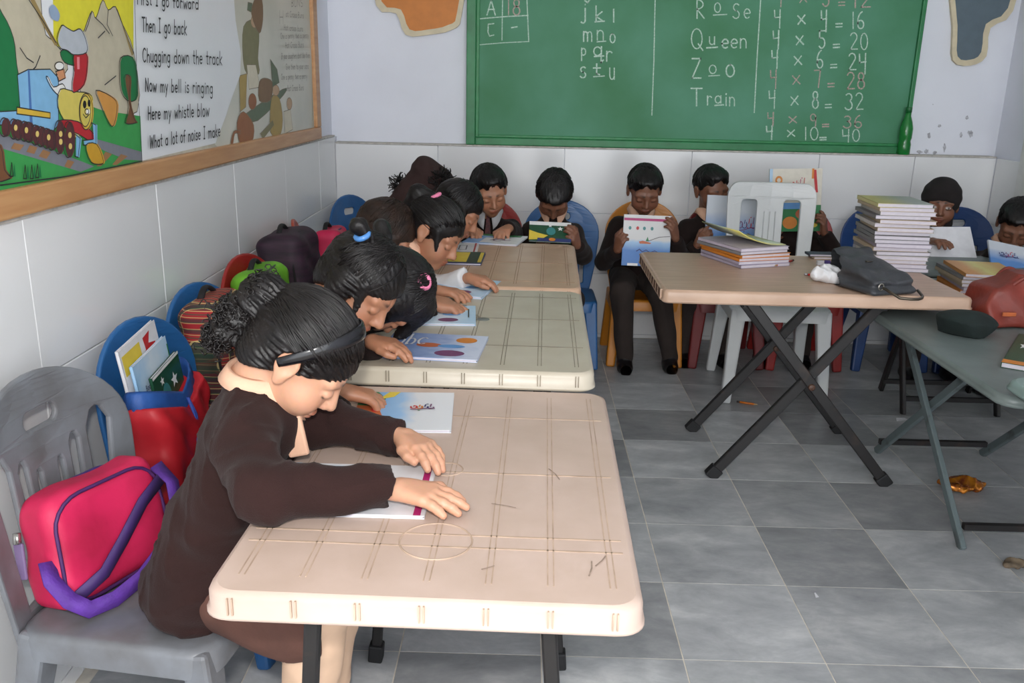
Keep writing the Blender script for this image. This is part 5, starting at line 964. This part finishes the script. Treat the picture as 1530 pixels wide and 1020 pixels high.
# ---- red bag, dark pouch
m_redl = M('rust_red_leather', (132, 52, 40), .5, var=.14, scale=12, bump=.3, bscale=90); rb = np.array([1.515, 2.66, .58])
rB = thing('handbag', 'rust-red slouching handbag on the grey-green table', 'bag', tuple(rb))
def redbag(P_):
    q = P_-rb.astype(F4); x, y, z = q[:, 0], q[:, 1], q[:, 2]; H_ = .165+.02*np.sin(x*22)-.05*np.abs(x+.02)/.12; sh = 1-.28*np.clip(z/.18, 0, 1)
    dx = np.abs(x)-(.115*sh+.006*np.sin(z*60+y*30)); dy = np.abs(y)-(.085*(1-.75*np.clip(z/.18, 0, 1)**1.5)+.006*np.sin(x*50+z*45)); dz = np.abs(z-H_/2)-(H_/2-.015); w_ = np.maximum(np.stack([dx, dy, dz], 1), 0); return np.linalg.norm(w_, axis=1)+np.minimum(np.maximum(np.maximum(dx, dy), dz), 0)-.014
V, Q = sdf_mesh(redbag, rb-[.18, .16, .03], rb+[.18, .16, .25], .005); V[:, 2] = np.maximum(V[:, 2], .5795); child(link('bag_body', np_mesh('bag_body', V, Q), m_redl), rB)
for yy in (-.045, .04): child(G().tube([rb+[-.06+.12*k/10, yy-.02*math.sin(math.pi*k/10)*(1 if yy < 0 else -1), .12+.055*math.sin(math.pi*k/10)-.02] for k in range(11)], .006, 6).obj('handle', m_redl), rB)
child(G().box((1.43, 2.555, .62), (1.47, 2.562, .632)).obj('logo_tab', M('tan_tab', (186, 96, 48), .5), bevel=.002), rB)
m_dgc = M('dark_green_cloth', (20, 34, 32), .9, var=.2, scale=20, bump=.3)
o, z0 = crumple('cap', 'dark green cloth cap lying on the grey-green table', 'cap', (1.300, 2.505, .60), (.084, .066, .050), .013, m_dgc, .004, 24, 4); o.data.polygons.foreach_set('use_smooth', [True]*len(o.data.polygons)); o.location.z = .579-z0
# ---- school bags on the chairs
def boxbag(P_, c, R_, hx, hy, hz, r_, wob=.004, ph=0., taper=.0):
    q = (P_-np.asarray(c, F4))@np.asarray(R_, F4); t_ = 1-taper*np.clip(q[:, 2]/hz, -1, 1); d3 = np.stack([np.abs(q[:, 0])-(hx*t_-r_), np.abs(q[:, 1])-(hy*t_-r_), np.abs(q[:, 2])-(hz-r_)], 1)
    return np.linalg.norm(np.maximum(d3, 0), axis=1)+np.minimum(d3.max(1), 0)-r_+wob*np.sin(q[:, 1]*38+q[:, 2]*30+ph)*np.sin(q[:, 2]*34+ph)
def tilt(ax, a): return np.array(Matrix.Rotation(a, 3, ax))
m_pinkb = M('hot_pink_nylon', (206, 32, 84), .6, c2=(176, 24, 66), scale=9, bump=.15, bscale=60); m_purp = M('purple_webbing', (92, 48, 150), .7, var=.12, scale=40, bump=.3, bscale=200); m_dpurp = M('dark_purple_piping', (70, 30, 90), .6)
PB = np.array([-.775, 1.455, .446]); RB = tilt('Z', -.42)@tilt('Y', -.16)
bp = thing('school_bag', 'hot pink school bag with purple straps on the grey chair', 'bag', (PB[0], PB[1], .345))
fb = lambda P_: boxbag(P_, PB, RB, .048, .125, .103, .028, .005, .4, .06); V, Q = sdf_mesh(fb, PB-.2, PB+.2, .004); child(link('bag_body', np_mesh('bag_body', V, Q), m_pinkb), bp)
LB = lambda a, b, c: PB+RB@np.array([a, b, c])
for xo, nm in ((.046, 'piping'), (-.02, 'piping'), (-.034, 'zip')):
    pts = [LB(xo, (.125-.012)*a*(1-.05*c), (.103-.008)*c) for a, c in [(p[0]*2, p[1]*2) for p in rrect(1, 1, .26, 5)]]; pts = [PB+(p-PB)*1.012 for p in pts]; child(G().tube(pts, .0035, 6, closed=True).obj(nm, m_dpurp if nm == 'piping' else M('purple_zip', (60, 44, 110), .5)), bp)
def band(par, pts, wd, nrm, mat, nm):
    g = G(); pts = [np.array(p, float) for p in pts]; vs = []
    for i, p in enumerate(pts):
        t_ = unit(pts[min(i+1, len(pts)-1)]-pts[max(i-1, 0)]); sd = unit(np.cross(nrm[i] if isinstance(nrm, list) else nrm, t_))*wd/2; vs += [p-sd, p+sd]
    g.add(vs, [(2*i, 2*i+2, 2*i+3, 2*i+1) for i in range(len(pts)-1)], 0, True); o = g.obj(nm, mat); md = o.modifiers.new('t', 'SOLIDIFY'); md.thickness = .003; md.offset = 0; child(o, par)
band(bp, [LB(.0575, -.112, -.075), LB(.0600, -.05, -.058), LB(.060, .0, -.02), LB(.0595, .06, .03), LB(.057, .112, .055)], .024, RB[:, 0], M('navy_purple_band', (66, 40, 104), .65), 'pocket_band')
band(bp, [LB(.03, -.130, .0), LB(.045, -.139, -.03), LB(.062, -.128, -.07), LB(.075, -.105, -.098), LB(.085, -.06, -.101), LB(.088, .0, -.090), LB(.088, .06, -.060), LB(.085, .11, -.01), LB(.06, .135, .04), LB(.03, .130, .075)], .030, RB[:, 0], m_purp, 'carry_strap')
child(G().prism(LB(-.03, -.132, .03), LB(-.028, -.140, -.035), .018, .006, .016, .006, up=(0, 1, 0)).obj('zip_pull', M('grey_purple_rubber', (120, 100, 140), .5), bevel=.003), bp); child(G().tube([LB(-.03, -.130, .048), LB(-.03, -.134, .03)], .007, 8).obj('zip_slider', M('silver_zip', (190, 190, 186), .25, metal=.9)), bp)
# drawstring bag
m_rdr = M('red_nylon', (186, 28, 40), .55, c2=(160, 20, 32), scale=8, bump=.15, bscale=50); m_bdr = M('blue_nylon', (34, 80, 150), .6, c2=(28, 66, 128), scale=20, bump=.3, bscale=90)
DB = np.array([-.792, 1.835, .515]); RD = tilt('Y', -.10); dbo = thing('drawstring_bag', 'red drawstring bag with blue collar and books on a blue chair', 'bag', (DB[0], DB[1], .33))
LD = lambda a, b, c: DB+RD@np.array([a, b, c])
def dbag(P_):
    q = (P_-DB.astype(F4))@RD.astype(F4); y, z = q[:, 1], q[:, 2]; hw = .135-.045*np.clip(-z/.18, 0, 1)**1.5; hx = .05+.012*np.cos(z*14); d = np.stack([np.abs(q[:, 0])-hx+.03, np.abs(y)-hw+.03, np.abs(z)-.185+.03], 1); d = np.linalg.norm(np.maximum(d, 0), axis=1)+np.minimum(d.max(1), 0)-.03
    d = d+.005*np.sin(y*42+z*25+1.)*np.sin(z*40-y*15)+.003*np.sin(y*80+z*60); d = np.maximum(d, z-(.055+.35*np.abs(y+.0)-.03)); return np.maximum(d, -(.0)+(-1)*(0)) if False else d
V, Q = sdf_mesh(dbag, DB-.2, DB+.2, .0045); V[:, 2] = np.maximum(V[:, 2], .322); child(link('bag_body', np_mesh('bag_body', V, Q), m_rdr), dbo)
g = G(); vs = []; n = 48
for k in range(n):
    a = 2*math.pi*k/n; ca, sa = math.cos(a), math.sin(a); y = sa*.132; rf = 1+.03*math.sin(k*math.pi*.9); zt = .055+.35*abs(y)-.03
    for z_, r_ in ((zt-.012, 1.0), (zt+.006, 1.04*rf), (zt+.03, .99*rf), (zt+.036, .94), (zt+.02, .88), (zt-.01, .86)): vs.append(LD(ca*.052*r_, y*r_, z_))
g.add(vs, [(k*6+j, ((k+1) % n)*6+j, ((k+1) % n)*6+j+1, k*6+j+1) for k in range(n) for j in range(5)], 0, True); child(g.obj('gathered_collar', m_bdr), dbo)
for o_ in (0, .008): child(G().tube([LD(.056, .004, .045), LD(.062, .01+o_, .0), LD(.06, .012+o_, -.04), LD(.062, -.01-o_, -.09), LD(.06, -.02+o_, -.13), LD(.066, .0+o_, -.165)], .0032, 6).obj('drawcord', M('blue_cord', (48, 74, 160), .7)), dbo)
def bagbook(label, x, y0, z0, w_, l_, cov, dec, st, ang): book(label, LD(x, y0, z0), RD@np.array([0, math.cos(ang), math.sin(ang)])*w_, RD@np.array([0, -math.sin(ang), math.cos(ang)])*l_, .008, cov, dec, st)
tx = [(pr['navy'], .0016, [(.16+.0032*a, .62+.0030*b*1.2) for a, b in pl]) for pl in strokes_px('Book of English', 0, 0, 20) for pl in [[(p[0], -p[1]) for p in pl]]]
bagbook('storybook with yellow and red cover standing in the drawstring bag', -.022, -.10, -.02, .19, .215, c_white, [(pr['yellow'], rect(.03, .72, .5, .93)), (pr['red'], [(.5, .72), (.62, .80), (.6, .93), (.8, .95), (.72, .84), (.9, .80), (.8, .72)])], (), .10)
bagbook('pale English workbook standing in the drawstring bag', -.008, -.085, -.03, .18, .185, c_pale, [(pr['yellow'], E2(.2, .40, .10, .12)), (pr['blue'], E2(.5, .46, .11, .13)), (pr['purple'], E2(.82, .52, .11, .12)), (pr['green'], rect(.97, 0, 1, .9))], tx, .10)
bagbook('dark green star-patterned book standing in the drawstring bag', .008, -.045, -.03, .15, .145, c_grn, [(pr['teal'], E2(.35, .55, .14, .2)), (pr['white'], star(.68, .66, .13)), (pr['white'], star(.28, .82, .08)), (pr['white'], rect(0, .955, 1, 1))], (), .12)
# plaid backpack
def plaid():
    m = bpy.data.materials.new('red_plaid'); m.use_nodes = True; nt = m.node_tree; b = nt.nodes['Principled BSDF']; N = nt.nodes.new; L = nt.links.new; tc = N('ShaderNodeTexCoord'); prev = None
    base = N('ShaderNodeRGB'); base.outputs[0].default_value = (*lin((150, 26, 34)), 1); prev = base.outputs[0]
    for ax, sc, w_, c in (('Y', 14., .80, (36, 40, 44)), ('Z', 14., .80, (36, 40, 44)), ('Y', 28., .97, (196, 180, 120)), ('Z', 28., .97, (196, 180, 120)), ('Y', 21., .93, (30, 66, 50)), ('Z', 21., .93, (30, 66, 50))):
        wv = N('ShaderNodeTexWave'); wv.bands_direction = ax; wv.inputs['Scale'].default_value = sc*.75; wv.inputs['Distortion'].default_value = .6; L(tc.outputs['Object'], wv.inputs['Vector']); gt_ = N('ShaderNodeMath'); gt_.operation = 'GREATER_THAN'; gt_.inputs[1].default_value = w_; L(wv.outputs['Fac'], gt_.inputs[0]); ml = N('ShaderNodeMath'); ml.operation = 'MULTIPLY'; ml.inputs[1].default_value = .7; L(gt_.outputs[0], ml.inputs[0]); mx = N('ShaderNodeMixRGB'); L(ml.outputs[0], mx.inputs[0]); L(prev, mx.inputs[1]); mx.inputs[2].default_value = (*lin(c), 1); prev = mx.outputs[0]
    L(prev, b.inputs['Base Color']); b.inputs['Roughness'].default_value = .8; return m
m_plaid = plaid(); m_bweb = M('black_webbing', (24, 22, 24), .8, var=.2, scale=50)
def pack(label, c, hx, hy, hz, mat, ax, wob=.006, r_=.045, extra=None):
    c = np.array(c, float); t_ = thing('backpack', label, 'backpack', (c[0], c[1], .325)); R_ = tilt('Y', ax); f = lambda P_: boxbag(P_, c, R_, hx, hy, hz, r_, wob, c[1]*7, .1); V, Q = sdf_mesh(f, c-.26, c+.26, .006); V[:, 2] = np.maximum(V[:, 2], .322); child(link('pack_body', np_mesh('pack_body', V, Q), mat), t_)
    Lc = lambda a, b, d: c+R_@np.array([a, b, d])
    child(G().tube([Lc(-.01, -.05+.1*k/8, hz-.002+.022*math.sin(math.pi*k/8)) for k in range(9)], .009, 7, flat=.6).obj('grab_handle', m_bweb), t_)
    pts = [Lc(hx*.55, (hy-.012)*a*2, (hz-.012)*b*2) for a, b in rrect(1, 1, .3, 6)]; child(G().tube([c+(p-c)*1.02 for p in pts], .004, 6, closed=True).obj('zip', extra or m_bweb), t_); return t_, Lc
tp, Lc = pack('red plaid backpack with a black handle on a blue chair', (-.785, 2.205, .52), .065, .125, .195, m_plaid, -.10); band(tp, [Lc(.05, .02, .13), Lc(.074, .03, .05), Lc(.074, .04, -.03), Lc(.07, .05, -.12)], .035, np.array([1., 0, 0]), m_bweb, 'shoulder_strap'); band(tp, [Lc(.02, -.07+.14*k/8, .150+.022*math.sin(math.pi*k/8)) for k in range(9)], .012, np.array([0, 0, 1.]), c_white, 'white_trim')
tp, Lc = pack('lime green backpack with a pink panel on the red chair', (-.785, 2.62, .515), .07, .12, .19, M('lime_nylon', (112, 180, 40), .6, c2=(84, 140, 30), scale=12), -.10, extra=M('green_zip', (50, 80, 40), .5)); V, Q = sdf_mesh(lambda P_: boxbag(P_, Lc(.05, .02, -.01), tilt('Y', -.1), .035, .085, .125, .03, .003, 1., .1), Lc(.05, .02, -.01)-.18, Lc(.05, .02, -.01)+.18, .006); child(link('front_pocket', np_mesh('front_pocket', V, Q), M('pink_print_nylon', (186, 62, 108), .6, c2=(150, 120, 120), scale=40)), tp)
pack('dark plum striped backpack piled against the wall', (-.795, 2.99, .54), .085, .15, .215, M('plum_nylon', (58, 30, 50), .7, c2=(34, 22, 34), scale=10, stretch=(1, 1, 8)), -.10)
pack('hot pink bag on the orange-red chair by the corner', (-.735, 3.40, .51), .06, .10, .19, m_pinkb, -.10, .005, .035, m_dpurp)
